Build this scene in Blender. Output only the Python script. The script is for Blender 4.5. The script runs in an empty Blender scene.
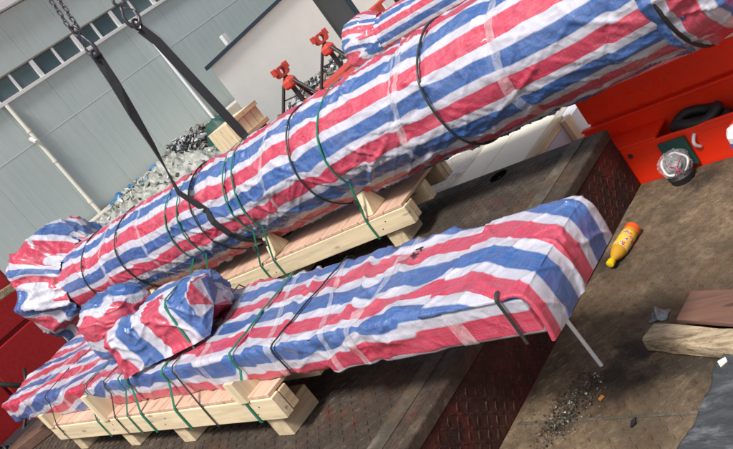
import bpy, math, random
import numpy as np
from mathutils import Vector, Matrix
random.seed(7); RNG = np.random.default_rng(7)
R = math.radians
scene = bpy.context.scene; COL = scene.collection
# ------------------------------------------------------------------ camera
EYE = 1.6
def camera():
    f, r, p, a = 820.0, R(37.5), R(15.0), R(39.5)
    h = np.array([math.sin(a), math.cos(a), 0]); z = np.array([0, 0, 1.0]); rt = np.array([math.cos(a), -math.sin(a), 0])
    F = math.cos(p)*h - math.sin(p)*z; D = -(math.sin(p)*h + math.cos(p)*z)
    U = rt*math.cos(r) + D*math.sin(r); V = -rt*math.sin(r) + D*math.cos(r)
    cd = bpy.data.cameras.new('camera'); cam = bpy.data.objects.new('camera', cd); COL.objects.link(cam)
    cd.sensor_fit = 'HORIZONTAL'; cd.sensor_width = 36.0; cd.lens = f/733*36.0
    cd.clip_start = 0.05; cd.clip_end = 2000
    m = Matrix.Identity(4)
    for i in range(3):
        m[i][0] = U[i]; m[i][1] = -V[i]; m[i][2] = -F[i]
    m[2][3] = EYE
    cam.matrix_world = m; scene.camera = cam
camera()
# ------------------------------------------------------------------ light
SUN_EL, SUN_AZ = R(58), R(-108)           # azimuth from +Y towards +X
world = bpy.data.worlds.new("World"); scene.world = world; world.use_nodes = True
nt = world.node_tree; nt.nodes.clear()
sky = nt.nodes.new('ShaderNodeTexSky'); sky.sky_type = 'NISHITA'; sky.sun_disc = False
sky.sun_elevation = SUN_EL; sky.sun_rotation = SUN_AZ; sky.dust_density = 4.0; sky.air_density = 1.0; sky.ozone_density = 1.0
hs_ = nt.nodes.new('ShaderNodeHueSaturation'); hs_.inputs['Saturation'].default_value = 0.42
bg = nt.nodes.new('ShaderNodeBackground'); bg.inputs['Strength'].default_value = 0.082
wo = nt.nodes.new('ShaderNodeOutputWorld')
nt.links.new(sky.outputs[0], hs_.inputs['Color']); nt.links.new(hs_.outputs[0], bg.inputs['Color']); nt.links.new(bg.outputs[0], wo.inputs['Surface'])
sl = bpy.data.lights.new('sun', 'SUN'); sl.energy = 3.2; sl.angle = R(11); sl.color = (1.0, 0.96, 0.9)
so = bpy.data.objects.new('sun', sl); COL.objects.link(so)
sv = Vector((math.sin(SUN_AZ)*math.cos(SUN_EL), math.cos(SUN_AZ)*math.cos(SUN_EL), math.sin(SUN_EL)))
so.rotation_euler = sv.to_track_quat('Z', 'Y').to_euler(); so.location = (-3, 0, 8)
scene.view_settings.view_transform = 'Standard'; scene.view_settings.look = 'None'
scene.view_settings.exposure = 0.50; scene.view_settings.gamma = 1.0; scene.view_settings.use_curve_mapping = False
# ------------------------------------------------------------------ noise
def _hash(ix, iy, iz, s):
    h = (ix.astype(np.int64)*374761393 + iy.astype(np.int64)*668265263 + iz.astype(np.int64)*2147483647 + s*1274126177) & 0xffffffff
    h = ((h ^ (h >> 13))*1274126177) & 0xffffffff
    return (h ^ (h >> 16)) & 0xffff
def noise(x, y, z=0.0, s=0):
    x, y, z = np.broadcast_arrays(np.asarray(x, float), np.asarray(y, float), np.asarray(z, float))
    xi, yi, zi = np.floor(x), np.floor(y), np.floor(z); fx, fy, fz = x-xi, y-yi, z-zi
    q = lambda t: t*t*t*(t*(t*6-15)+10)
    ux, uy, uz = q(fx), q(fy), q(fz); out = 0
    for dx in (0, 1):
        for dy in (0, 1):
            for dz in (0, 1):
                h = _hash(xi+dx, yi+dy, zi+dz, s)
                a = h/65536.0*2*math.pi; b = ((h*7919) & 0xffff)/32768.0-1
                rr = np.sqrt(1-b*b)
                g = np.cos(a)*rr*(fx-dx) + np.sin(a)*rr*(fy-dy) + b*(fz-dz)
                out = out + g*(ux if dx else 1-ux)*(uy if dy else 1-uy)*(uz if dz else 1-uz)
    return out*1.6
def crease(n, w=.1): return np.exp(-(n/w)**2)
# ------------------------------------------------------------------ objects
def worldloc(o):
    v = Vector((0, 0, 0))
    while o is not None:
        v += o.location; o = o.parent
    return v
def tag(o, label=None, cat=None, group=None, kind=None):
    if label: o['label'] = label
    if cat: o['category'] = cat
    if group: o['group'] = group
    if kind: o['kind'] = kind
    return o
def thing(name, label, cat, loc, group=None):
    o = bpy.data.objects.new(name, None); COL.objects.link(o); o.location = loc; o.empty_display_size = .1
    return tag(o, label, cat, group)
def mkobj(name, me, parent=None, loc=(0, 0, 0)):
    o = bpy.data.objects.new(name, me); COL.objects.link(o); o.location = loc
    if parent is not None: o.parent = parent
    return o
class MB:
    def __init__(s): s.v = []; s.f = []; s.uv = None
    def add(s, vs, fs):
        b = len(s.v); s.v += [tuple(map(float, p)) for p in vs]; s.f += [tuple(i+b for i in q) for q in fs]; return s
    def box(s, lo, hi):
        (a, b, c), (d, e, f) = lo, hi
        return s.add([(a,b,c),(d,b,c),(d,e,c),(a,e,c),(a,b,f),(d,b,f),(d,e,f),(a,e,f)],
                     [(0,3,2,1),(4,5,6,7),(0,1,5,4),(1,2,6,5),(2,3,7,6),(3,0,4,7)])
    def beam(s, p, q, w, h, up=(0, 0, 1)):          # box from p to q, width w across, h along up
        p, q = Vector(p), Vector(q); d = (q-p).normalized(); u = Vector(up)
        x = d.cross(u)
        if x.length < 1e-4: x = d.cross(Vector((1, 0, 0)))
        x.normalize(); u = x.cross(d)
        vs = [c + x*(w/2*i) + u*(h/2*j) for c in (p, q) for i, j in ((-1,-1),(1,-1),(1,1),(-1,1))]
        return s.add(vs, [(0,1,2,3),(7,6,5,4),(0,4,5,1),(1,5,6,2),(2,6,7,3),(3,7,4,0)])
    def prism(s, poly, vec):                          # poly: list of 3-D points, swept by vec
        n = len(poly); vec = Vector(vec)
        vs = [Vector(p) for p in poly] + [Vector(p)+vec for p in poly]
        return s.add(vs, [tuple(range(n))[::-1], tuple(range(n, 2*n))] + [(i, (i+1) % n, n+(i+1) % n, n+i) for i in range(n)])
    def tube(s, path, r, n=8, closed=False, cap=True):
        P = [Vector(p) for p in path]; m = len(P); rs = r if hasattr(r, '__len__') else [r]*m
        T = []
        for i in range(m):
            a = P[(i-1) % m] if closed else P[max(i-1, 0)]; b = P[(i+1) % m] if closed else P[min(i+1, m-1)]
            T.append((b-a).normalized())
        u = T[0].orthogonal().normalized(); vs = []
        for i in range(m):
            u = (u - T[i]*u.dot(T[i])).normalized(); w = T[i].cross(u)
            for k in range(n):
                an = 2*math.pi*k/n; vs.append(P[i] + (u*math.cos(an) + w*math.sin(an))*rs[i])
        fs = [(i*n+k, i*n+(k+1) % n, ((i+1) % m)*n+(k+1) % n, ((i+1) % m)*n+k) for i in range(m if closed else m-1) for k in range(n)]
        if cap and not closed: fs += [tuple(range(n))[::-1], tuple(range((m-1)*n, m*n))]
        return s.add(vs, fs)
    def ribbon(s, path, w, th, ax, closed=False):     # flat strap; ax = width direction(s)
        P = [Vector(p) for p in path]; m = len(P); vs = []
        axs = [Vector(ax)]*m if not isinstance(ax, list) else [Vector(a) for a in ax]
        for i in range(m):
            a = P[(i-1) % m] if closed else P[max(i-1, 0)]; b = P[(i+1) % m] if closed else P[min(i+1, m-1)]
            t = (b-a).normalized(); y = (axs[i]-t*axs[i].dot(t)).normalized(); nn = t.cross(y)
            for i2, j2 in ((-1,-1),(1,-1),(1,1),(-1,1)): vs.append(P[i]+y*(w/2*i2)+nn*(th/2*j2))
        fs = [(i*4+k, i*4+(k+1) % 4, ((i+1) % m)*4+(k+1) % 4, ((i+1) % m)*4+k) for i in range(m if closed else m-1) for k in range(4)]
        if not closed: fs += [(3,2,1,0), tuple((m-1)*4+k for k in range(4))]
        return s.add(vs, fs)
    def lathe(s, prof, n, o, axis, up=None):          # prof: (along, radius)
        a = Vector(axis).normalized(); u = a.orthogonal().normalized(); w = a.cross(u); o = Vector(o); m = len(prof)
        vs = [o+a*h+(u*math.cos(2*math.pi*k/n)+w*math.sin(2*math.pi*k/n))*r for h, r in prof for k in range(n)]
        fs = [(i*n+k, i*n+(k+1) % n, (i+1)*n+(k+1) % n, (i+1)*n+k) for i in range(m-1) for k in range(n)]
        fs += [tuple(range(n))[::-1], tuple(range((m-1)*n, m*n))]
        return s.add(vs, fs)
    def mesh(s, name, m, off=(0, 0, 0), smooth=False):
        me = bpy.data.meshes.new(name); ox, oy, oz = off
        me.from_pydata([(a-ox, b-oy, c-oz) for a, b, c in s.v], [], s.f)
        if m: me.materials.append(m)
        if smooth: me.polygons.foreach_set('use_smooth', [True]*len(me.polygons))
        me.update(); return me
    def build(s, name, m, parent=None, smooth=False, bevel=0.0, loc=None, ang=None):
        if parent is not None: off = worldloc(parent); loc_ = (0, 0, 0)
        else:
            A = np.array(s.v)
            off = Vector(loc) if loc else Vector(((A[:,0].min()+A[:,0].max())/2, (A[:,1].min()+A[:,1].max())/2, A[:,2].min())); loc_ = off
        o = mkobj(name, s.mesh(name, m, off, smooth), parent, loc_)
        if bevel:
            b = o.modifiers.new('bevel', 'BEVEL'); b.width = bevel; b.segments = 2; b.limit_method = 'ANGLE'; b.angle_limit = R(40)
        if ang: o.data.set_sharp_from_angle(angle=R(ang))
        return o
def grid(name, P, UV, m, parent=None, wrap=False, smooth=True, flip=False):
    n, k = P.shape[:2]; off = worldloc(parent) if parent is not None else Vector((float(P[...,0].mean()), float(P[...,1].mean()), float(P[...,2].min())))
    V = (P - np.array(off)).reshape(-1, 3)
    kk = k if wrap else k-1
    I, J = np.meshgrid(np.arange(n-1), np.arange(kk), indexing='ij'); J2 = (J+1) % k
    F = np.stack([I*k+J, I*k+J2, (I+1)*k+J2, (I+1)*k+J], -1).reshape(-1, 4)
    if flip: F = F[:, ::-1]
    me = bpy.data.meshes.new(name); me.vertices.add(len(V)); me.vertices.foreach_set('co', V.ravel().astype(np.float32))
    me.loops.add(F.size); me.loops.foreach_set('vertex_index', F.ravel().astype(np.int32))
    me.polygons.add(len(F)); me.polygons.foreach_set('loop_start', (np.arange(len(F))*4).astype(np.int32))
    me.update(calc_edges=True)
    if UV is not None:
        uvl = me.uv_layers.new(name='UVMap'); u = UV.reshape(-1, 2)[F.ravel()].copy()
        if wrap and UV.shape[1] == k:     # seam: continue u across the wrap
            seam = (np.stack([J, J2, J2, J], -1).reshape(-1) == 0) & (np.repeat((J == k-1).ravel(), 4))
            u[seam, 0] += WRAPU
        uvl.data.foreach_set('uv', u.ravel().astype(np.float32))
    me.polygons.foreach_set('use_smooth', [smooth]*len(F)); me.materials.append(m); me.validate(); me.update()
    return mkobj(name, me, parent, (0, 0, 0) if parent is not None else off)
WRAPU = 0.0
# ------------------------------------------------------------------ materials
class NT:
    def __init__(s, name):
        s.m = bpy.data.materials.new(name); s.m.use_nodes = True; s.t = s.m.node_tree; s.b = s.t.nodes['Principled BSDF']; s.tc = None
    def n(s, ty, **kw):
        x = s.t.nodes.new('ShaderNode'+ty)
        for k, v in kw.items():
            if hasattr(x, k) and k not in x.inputs: setattr(x, k, v)
            else: x.inputs[k].default_value = v
        return x
    def l(s, a, b): s.t.links.new(a, b)
    def co(s, kind='Object', scale=(1, 1, 1), rot=(0, 0, 0)):
        if s.tc is None: s.tc = s.n('TexCoord')
        mp = s.n('Mapping'); mp.inputs['Scale'].default_value = scale; mp.inputs['Rotation'].default_value = rot
        s.l(s.tc.outputs[kind], mp.inputs[0]); return mp.outputs[0]
    def noise(s, co, scale, detail=4, rough=.6, dist=0.0):
        x = s.n('TexNoise'); x.inputs['Scale'].default_value = scale; x.inputs['Detail'].default_value = detail
        x.inputs['Roughness'].default_value = rough; x.inputs['Distortion'].default_value = dist; s.l(co, x.inputs['Vector']); return x.outputs['Fac']
    def ramp(s, fac, stops, interp='LINEAR'):
        x = s.n('ValToRGB'); cr = x.color_ramp; cr.interpolation = interp
        while len(cr.elements) < len(stops): cr.elements.new(0.5)
        for e, (p, c) in zip(cr.elements, stops):
            e.position = p; e.color = (*c, 1) if hasattr(c, '__len__') else (c, c, c, 1)
        s.l(fac, x.inputs[0]); return x.outputs[0]
    def mix(s, fac, a, b, mode='MIX'):
        x = s.n('Mix'); x.data_type = 'RGBA'; x.blend_type = mode
        for sock, val in ((x.inputs[0], fac), (x.inputs[6], a), (x.inputs[7], b)):
            if hasattr(val, 'is_output'): s.l(val, sock)
            else: sock.default_value = val if not isinstance(val, tuple) else (*val, 1)
        return x.outputs[2]
    def math(s, op, a, b=0.0):
        x = s.n('Math'); x.operation = op
        for sock, val in ((x.inputs[0], a), (x.inputs[1], b)):
            if hasattr(val, 'is_output'): s.l(val, sock)
            else: sock.default_value = val
        return x.outputs[0]
    def bump(s, h, dist=.002, strength=1.0, prev=None):
        x = s.n('Bump'); x.inputs['Distance'].default_value = dist; x.inputs['Strength'].default_value = strength
        s.l(h, x.inputs['Height'])
        if prev is not None: s.l(prev, x.inputs['Normal'])
        return x.outputs[0]
    def fin(s, color=None, rough=.6, normal=None, metal=0.0, spec=.5, coat=0.0):
        for k, v in (('Base Color', color), ('Roughness', rough), ('Normal', normal), ('Metallic', metal), ('Specular IOR Level', spec), ('Coat Weight', coat)):
            if v is None: continue
            if hasattr(v, 'is_output'): s.l(v, s.b.inputs[k])
            else: s.b.inputs[k].default_value = (*v, 1) if isinstance(v, tuple) else v
        return s.m
def plain(name, c, rough=.6, metal=0.0, var=.25, scale=8, bump=.001, spec=.5):
    k = NT(name); co = k.co(); n = k.noise(co, scale, 5, .65)
    col = k.mix(n, tuple(x*(1-var) for x in c), tuple(min(1, x*(1+var)) for x in c))
    n2 = k.noise(co, scale*9, 3, .6)
    return k.fin(col, k.math('ADD', k.math('MULTIPLY', n2, .25), rough-.12), k.bump(n2, bump) if bump else None, metal, spec)
RED, BLUE, WHITE = (.47, .022, .066), (.016, .088, .30), (.47, .47, .555)
def tarp_mat(name, period=.225, film=.0):
    k = NT(name); uv = k.co('UV'); ob = k.co('Object')
    sep = k.n('SeparateXYZ'); k.l(uv, sep.inputs[0])
    wob = k.noise(uv, 6, 3, .6)
    u = k.math('ADD', sep.outputs[0], k.math('MULTIPLY', k.math('SUBTRACT', wob, .5), .018))
    fr = k.math('FRACT', k.math('DIVIDE', u, period))
    e = .012
    st = k.ramp(fr, [(0, RED), (.33-e, RED), (.33+e, WHITE), (.5-e, WHITE), (.5+e, BLUE), (.81-e, BLUE), (.81+e, WHITE), (1-e, WHITE)])
    streak = k.noise(k.co('UV', (260, 9, 1)), 1.0, 2, .6)          # woven tapes show the white warp through
    streak2 = k.noise(k.co('UV', (14, 300, 1)), 1.0, 2, .6)
    w = k.math('MULTIPLY', k.ramp(k.math('MULTIPLY', k.math('ADD', streak, streak2), .5), [(.42, 0.0), (.66, 1.0)]), .15)
    c = k.mix(w, st, (.54, .52, .60))
    fold = k.noise(ob, 5, 5, .65)
    c = k.mix(k.ramp(fold, [(.4, .0), (.8, .08)]), c, (.50, .49, .55))        # rubbed, chalky film
    dirt = k.noise(ob, 2.3, 6, .7)
    c = k.mix(k.ramp(dirt, [(.5, 0.0), (.8, .22)]), c, (.30, .27, .25))
    cr1 = k.noise(ob, 13, 5, .55, .5); cr2 = k.noise(ob, 45, 4, .6, .5)
    rid = k.math('ABSOLUTE', k.math('SUBTRACT', cr1, .5))
    h = k.math('ADD', k.math('MULTIPLY', k.math('POWER', rid, .7), -1.0), k.math('MULTIPLY', cr2, .25))
    nb = k.bump(h, .007, .6)
    dv = k.n('VectorMath'); dv.operation = 'MULTIPLY_ADD'; nzc = k.n('TexNoise'); nzc.inputs['Scale'].default_value = 4; nzc.inputs['Detail'].default_value = 3; k.l(ob, nzc.inputs['Vector'])
    k.l(nzc.outputs['Color'], dv.inputs[0]); dv.inputs[1].default_value = (.35, .35, .35); k.l(ob, dv.inputs[2])
    for sc_, ds_, st_ in ((7, .030, .55), (19, .011, .6)):
        vo = k.n('TexVoronoi'); vo.feature = 'F1'; vo.inputs['Scale'].default_value = sc_; k.l(dv.outputs[0], vo.inputs['Vector'])
        nb = k.bump(k.math('MULTIPLY', vo.outputs['Distance'], k.ramp(k.noise(k.co('Object', (1, 1, 1), (sc_, 0, 0)), 2.2, 3, .6), [(.36, .12), (.62, 1.0)])), ds_, st_, nb)
    wv = k.n('TexWave'); wv.wave_type = 'BANDS'; wv.inputs['Scale'].default_value = 90; k.l(uv, wv.inputs['Vector'])
    wv2 = k.n('TexWave'); wv2.bands_direction = 'Y'; wv2.inputs['Scale'].default_value = 90; k.l(uv, wv2.inputs['Vector'])
    nb = k.bump(k.math('MULTIPLY', wv.outputs['Fac'], wv2.outputs['Fac']), .0009, .7, nb)
    return k.fin(c, k.math('ADD', .15, k.math('MULTIPLY', fold, .26)), nb, 0, .5, .35)
def wood_mat(name, c, axis='Y', dark=.55, dirt=.25):
    k = NT(name); oi = k.n('ObjectInfo')
    sc = {'X': (2, 28, 28), 'Y': (28, 2, 28), 'Z': (28, 28, 2)}[axis]
    add = k.n('VectorMath'); add.operation = 'ADD'; k.l(k.co('Object', sc), add.inputs[0]); 
    mul = k.n('VectorMath'); mul.operation = 'SCALE'; mul.inputs['Scale'].default_value = 40; cb = k.n('CombineXYZ'); k.l(oi.outputs['Random'], cb.inputs[0]); k.l(oi.outputs['Random'], cb.inputs[1]); k.l(cb.outputs[0], mul.inputs[0]); k.l(mul.outputs[0], add.inputs[1])
    g = k.noise(add.outputs[0], 1.0, 5, .6, .6)
    col = k.ramp(g, [(.3, tuple(x*dark for x in c)), (.5, c), (.72, tuple(min(1, x*1.2) for x in c))])
    col = k.mix(k.math('MULTIPLY', oi.outputs['Random'], .35), col, tuple(x*.62 for x in c))
    vk = k.n('TexVoronoi'); vk.inputs['Scale'].default_value = 1.0; ks = {'X': (4.5, 16, 16), 'Y': (16, 4.5, 16), 'Z': (16, 16, 4.5)}[axis]
    ad2 = k.n('VectorMath'); ad2.operation = 'ADD'; k.l(k.co('Object', ks), ad2.inputs[0]); k.l(mul.outputs[0], ad2.inputs[1]); k.l(ad2.outputs[0], vk.inputs['Vector'])
    col = k.mix(k.ramp(vk.outputs['Distance'], [(.06, .8), (.17, 0.0)]), col, tuple(x*.3 for x in c))
    big = k.noise(k.co(), 6, 5, .7)
    col = k.mix(k.ramp(big, [(.5, 0.0), (.8, dirt)]), col, (.12, .08, .05))
    return k.fin(col, .65, k.bump(g, .0012))
def deck_mat(name, base, tan, red_amt, seed, wet=.25, stains=()):
    k = NT(name); co = k.co('Object', (1, 1, 1), (seed, seed*.7, 0))
    a = k.noise(co, 1.5, 8, .68); b = k.noise(co, 7, 7, .7, .4); c = k.noise(co, 42, 5, .7)
    col = k.ramp(b, [(.3, tuple(x*.45 for x in base)), (.5, base), (.68, tan)])
    col = k.mix(k.ramp(a, [(.42, 0.0), (.62, .8)]), col, tuple(x*.42 for x in base))
    col = k.mix(k.ramp(k.noise(co, 3.1, 6, .7), [(.52, 0.0), (.72, .55)]), col, (.13, .055, .022))
    if red_amt:
        r_ = k.ramp(k.noise(co, 4.2, 7, .72, .5), [(.62-red_amt*.5, 0.0), (.72-red_amt*.4, .9)])
        col = k.mix(r_, col, (.11, .016, .013))
    col = k.mix(k.ramp(c, [(.35, .6), (.55, 0.0)]), col, tuple(x*.4 for x in base))
    col = k.mix(k.ramp(k.noise(co, 120, 3, .7), [(.6, 0.0), (.8, .6)]), col, (.26, .21, .15))
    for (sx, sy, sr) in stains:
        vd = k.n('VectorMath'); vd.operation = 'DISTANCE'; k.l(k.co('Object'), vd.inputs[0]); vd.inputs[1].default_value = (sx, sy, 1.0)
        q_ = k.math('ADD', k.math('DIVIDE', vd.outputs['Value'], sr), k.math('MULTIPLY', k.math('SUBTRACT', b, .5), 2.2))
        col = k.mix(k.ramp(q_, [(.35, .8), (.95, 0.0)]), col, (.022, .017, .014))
    ro = k.ramp(a, [(.4, .55), (.65, .9)])
    h = k.math('ADD', k.math('MULTIPLY', b, 1.0), k.math('MULTIPLY', c, .35))
    return k.fin(col, ro, k.bump(h, .006, .8), 0, .35)
def paint_mat(name, c, rough=.35, dirt=.4, dcol=(.06, .03, .02), scale=3):
    k = NT(name); co = k.co(); a = k.noise(co, scale, 7, .7); b = k.noise(co, scale*9, 5, .7); f = k.noise(co, 60, 3, .6)
    col = k.mix(k.ramp(a, [(.35, 0.0), (.85, .28)]), c, tuple(x*.65 for x in c))
    col = k.mix(k.ramp(b, [(.56, 0.0), (.76, dirt)]), col, dcol)
    sc_ = k.noise(k.co('Object', (70, 3, 70)), 1.0, 3, .6); col = k.mix(k.ramp(sc_, [(.64, 0.0), (.74, .45)]), col, tuple(x*.4+.02 for x in c))
    return k.fin(col, k.ramp(b, [(.4, rough), (.7, min(1, rough+.35))]), k.bump(f, .0006), 0, .5)
M = {}
M['tarp'] = tarp_mat('striped_woven_tarp', .245); M['tarp_box'] = tarp_mat('striped_woven_tarp_box', .242)
M['pine'] = wood_mat('pine', (.70, .58, .39), 'Y', .72, .12); M['pine_x'] = wood_mat('pine_cross', (.66, .53, .35), 'X', .6); M['pine_z'] = wood_mat('pine_block', (.71, .60, .40), 'Z', .75, .12)
M['veneer'] = wood_mat('pink_board', (.62, .41, .30), 'X', .72, .25); M['endgrain'] = wood_mat('plywood_edge', (.55, .41, .26), 'X', .5)
M['oldwood'] = None; M['redboard'] = wood_mat('red_brown_board', (.135, .068, .048), 'Y', .6, .3)
def oldwood():
    k = NT('weathered_timber'); g = k.noise(k.co('Object', (46, 3, 46)), 1.0, 6, .65, .8); b = k.noise(k.co('Object', (14, 5, 14)), 1.6, 6, .75, .6); f = k.noise(k.co(), 90, 3, .6)
    c = k.ramp(g, [(.3, (.16, .11, .065)), (.48, (.40, .31, .20)), (.7, (.52, .43, .31))]); c = k.mix(k.ramp(b, [(.46, 0.0), (.62, .85)]), c, (.13, .082, .045)); c = k.mix(k.ramp(f, [(.58, 0.0), (.75, .5)]), c, (.08, .05, .03))
    return k.fin(c, .8, k.bump(k.math('ADD', g, b), .006, .9))
M['oldwood'] = oldwood()
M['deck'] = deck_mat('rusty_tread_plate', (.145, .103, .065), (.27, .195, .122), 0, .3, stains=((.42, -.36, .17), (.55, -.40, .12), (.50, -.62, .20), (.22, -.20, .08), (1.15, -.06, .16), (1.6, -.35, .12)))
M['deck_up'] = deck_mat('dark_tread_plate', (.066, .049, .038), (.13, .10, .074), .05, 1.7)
M['step'] = deck_mat('worn_red_plate', (.050, .017, .013), (.088, .032, .024), .18, 2.9)
M['edge'] = deck_mat('worn_edge_steel', (.10, .085, .065), (.22, .19, .15), .05, .9)
M['red'] = paint_mat('bright_red_paint', (.92, .034, .006), .28, .35); M['darkred'] = paint_mat('dark_red_paint', (.34, .008, .012), .4, .5, (.03, .01, .01))
M['jackred'] = paint_mat('jack_red_paint', (.46, .05, .035), .5, .6)
M['black'] = plain('black_steel', (.018, .02, .024), .5, 0, .4); M['rubber'] = plain('black_rubber', (.012, .012, .013), .6)
M['webbing'] = plain('black_webbing', (.016, .017, .021), .75, 0, .35, 40, .002)
M['chain'] = plain('galvanised_chain', (.16, .15, .17), .35, .85, .5, 30); M['hook'] = plain('forged_hook', (.085, .085, .10), .4, .8, .4, 30)
M['green'] = plain('green_strapping', (.014, .16, .095), .3, 0, .3, 20, .0005); M['greyband'] = plain('dark_steel_band', (.05, .065, .06), .4, .5, .4, 20)
M['wall'] = None
def wall_mat():
    k = NT('grey_sheet_wall'); oi = k.n('ObjectInfo'); co = k.co()
    v = k.noise(k.co('Object', (1.2, 1.2, .18)), 2.0, 6, .6); g = k.noise(co, .7, 4, .6)
    c = k.mix(v, (.43, .505, .51), (.51, .575, .575)); c = k.mix(k.math('MULTIPLY', oi.outputs['Random'], .3), c, (.38, .46, .46))
    c = k.mix(k.ramp(g, [(.5, 0.0), (.75, .35)]), c, (.47, .49, .46))
    c = k.mix(k.ramp(k.noise(k.co('Object', (3, 3, .35)), 2.5, 7, .75), [(.56, 0.0), (.80, .5)]), c, (.30, .29, .25))
    sx = k.n('SeparateXYZ'); k.l(co, sx.inputs[0]); rb = k.math('POWER', k.math('ABSOLUTE', k.math('SINE', k.math('MULTIPLY', sx.outputs[0], 16.535))), 6.0)
    st = k.noise(k.co('Object', (22, 22, .5)), 1.0, 5, .7); c = k.mix(k.ramp(st, [(.5, 0.0), (.75, .30)]), c, (.30, .34, .33))
    return k.fin(c, .45, k.bump(rb, .003, .3, k.bump(k.noise(co, 3, 2, .5), .006, .5)), 0, .4)
M['wall'] = wall_mat()
M['frame'] = plain('white_window_frame', (.66, .66, .67), .45, 0, .12, 6, .0005); M['pvc'] = plain('cream_pipe', (.62, .61, .55), .45, 0, .15, 5, .0005)
def glass_mat():
    k = NT('dark_window_glass'); n = k.noise(k.co(), 1.3, 3, .5)
    return k.fin(k.mix(k.n('ObjectInfo').outputs['Random'], k.mix(n, (.03, .06, .075), (.07, .115, .13)), k.mix(n, (.06, .10, .115), (.15, .20, .21))), .10, None, 0, .6)
M['glass'] = glass_mat()
M['rust'] = plain('rusty_gutter', (.17, .16, .145), .7, 0, .6, 2.5); M['cabin'] = paint_mat('white_cabin_sheet', (.90, .90, .86), .5, .12, (.4, .38, .32), 2)
M['navy'] = plain('navy_roof_edge', (.025, .045, .075), .5); M['door'] = plain('dark_grey_door', (.075, .09, .095), .4, 0, .25, 1.5)
M['concrete'] = plain('pale_concrete', (.46, .42, .37), .85, 0, .25, 2.2, .004); M['ground'] = plain('yard_concrete', (.48, .41, .36), .85, 0, .25, .8, .004)
def heap_mat():
    k = NT('grey_tarpaulin'); co = k.co(); n = k.noise(co, 5, 7, .7, .8); v = k.n('TexVoronoi'); v.inputs['Scale'].default_value = 9; k.l(co, v.inputs['Vector'])
    c = k.ramp(n, [(.3, (.12, .125, .11)), (.5, (.32, .33, .30)), (.72, (.50, .50, .46))])
    return k.fin(c, .45, k.bump(v.outputs['Distance'], .06, .8, k.bump(n, .03, .8)))
M['greytarp'] = heap_mat()
M['bluetarp'] = plain('blue_tarpaulin', (.03, .14, .34), .45, 0, .5, 6, .004)
M['greensheet'] = plain('green_sheet', (.02, .26, .17), .5, 0, .4, 6, .004)
M['darkgreen'] = plain('dark_green_cover', (.015, .06, .05), .6)
def scrap_mat():
    k = NT('scrap_metal'); g = k.n('NewGeometry'); 
    return k.fin(k.ramp(g.outputs['Random Per Island'], [(0, (.06, .063, .068)), (.2, (.17, .175, .18)), (.5, (.32, .33, .335)), (.8, (.22, .17, .12)), (.9, (.52, .53, .53))], 'CONSTANT'), .5, None, .2)
M['scrap'] = scrap_mat()
def debris_mat():
    k = NT('pale_debris'); g = k.n('NewGeometry')
    return k.fin(k.ramp(g.outputs['Random Per Island'], [(0, (.10, .11, .10)), (.2, (.26, .28, .25)), (.5, (.40, .42, .38)), (.78, (.55, .56, .54)), (.93, (.05, .18, .35))], 'CONSTANT'), .55)
M['debris'] = debris_mat()
M['cream'] = wood_mat('cream_plywood', (.86, .82, .70), 'X', .85, .08); M['palepanel'] = plain('pale_blue_panel', (.50, .52, .58), .6, 0, .12, 3)
M['film'] = None
def film_mat(name, a, col=(.8, .8, .83), rough=.18):
    k = NT(name); n = k.noise(k.co('Object', (1, 1, 1)), 25, 4, .7, 1.0)
    k.l(k.ramp(n, [(.3, a*.35), (.7, min(1, a*1.6))]), k.b.inputs['Alpha'])
    return k.fin(col, rough, k.bump(n, .006, .8), 0, .6)
M['film'] = film_mat('clear_tape', .24); M['film2'] = film_mat('clear_wrap', .22)
M['whitepole'] = plain('white_rod', (.82, .82, .82), .35, 0, .15, 20, .0004); M['plate'] = None
def plate_mat():
    k = NT('weathered_grey_plate'); co = k.co('Object', (3, 1, 1)); a = k.noise(co, 3, 8, .75, .6); b = k.noise(co, 25, 5, .7)
    c = k.ramp(a, [(.3, (.016, .018, .022)), (.5, (.05, .056, .064)), (.74, (.25, .26, .28))]); c = k.mix(k.ramp(b, [(.5, 0.0), (.75, .6)]), c, (.06, .05, .045))
    return k.fin(c, .55, k.bump(b, .004), 0, .5)
M['plate'] = plate_mat()
M['orange'] = None
def juice():
    k = NT('orange_tea_bottle'); k.b.inputs['Transmission Weight'].default_value = .25
    return k.fin((.62, .33, .03), .12, None, 0, .5)
M['juice'] = juice()
def label_mat():
    k = NT('yellow_print_label'); uv = k.co('Object', (1, 1, 1), (0, 0, .5)); n = k.noise(uv, 55, 2, .5, 1.5); n2 = k.noise(uv, 26, 2, .5)
    c = k.ramp(n2, [(.0, (.78, .46, .02)), (.60, (.66, .10, .02))], 'CONSTANT'); c = k.mix(k.ramp(n, [(.0, 0.0), (.56, 1.0)], 'CONSTANT'), c, (.55, .55, .62)); c = k.mix(k.ramp(n, [(.0, 0.0), (.62, 1.0)], 'CONSTANT'), c, (.10, .07, .25))
    return k.fin(c, .3)
M['label'] = label_mat()
M['yellow'] = plain('yellow_cap', (.75, .50, .01), .35, 0, .1, 20, .0003)
M['blueprint'] = plain('blue_print', (.03, .12, .42), .35, 0, .2); M['white'] = plain('white_plastic', (.7, .7, .72), .35, 0, .1, 10, .0004)
M['pink'] = plain('pink_ribbon', (.45, .12, .18), .4); M['ink'] = plain('black_ink', (.02, .02, .03), .6)
def shard_mat():
    k = NT('broken_glass'); g = k.n('NewGeometry')
    return k.fin(k.ramp(g.outputs['Random Per Island'], [(0, (.05, .042, .033)), (.4, (.11, .09, .07)), (.75, (.19, .17, .14)), (.94, (.45, .44, .40))], 'CONSTANT'), .3)
M['shard'] = shard_mat()
M['cable'] = plain('grey_cable', (.06, .065, .07), .5)
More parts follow.
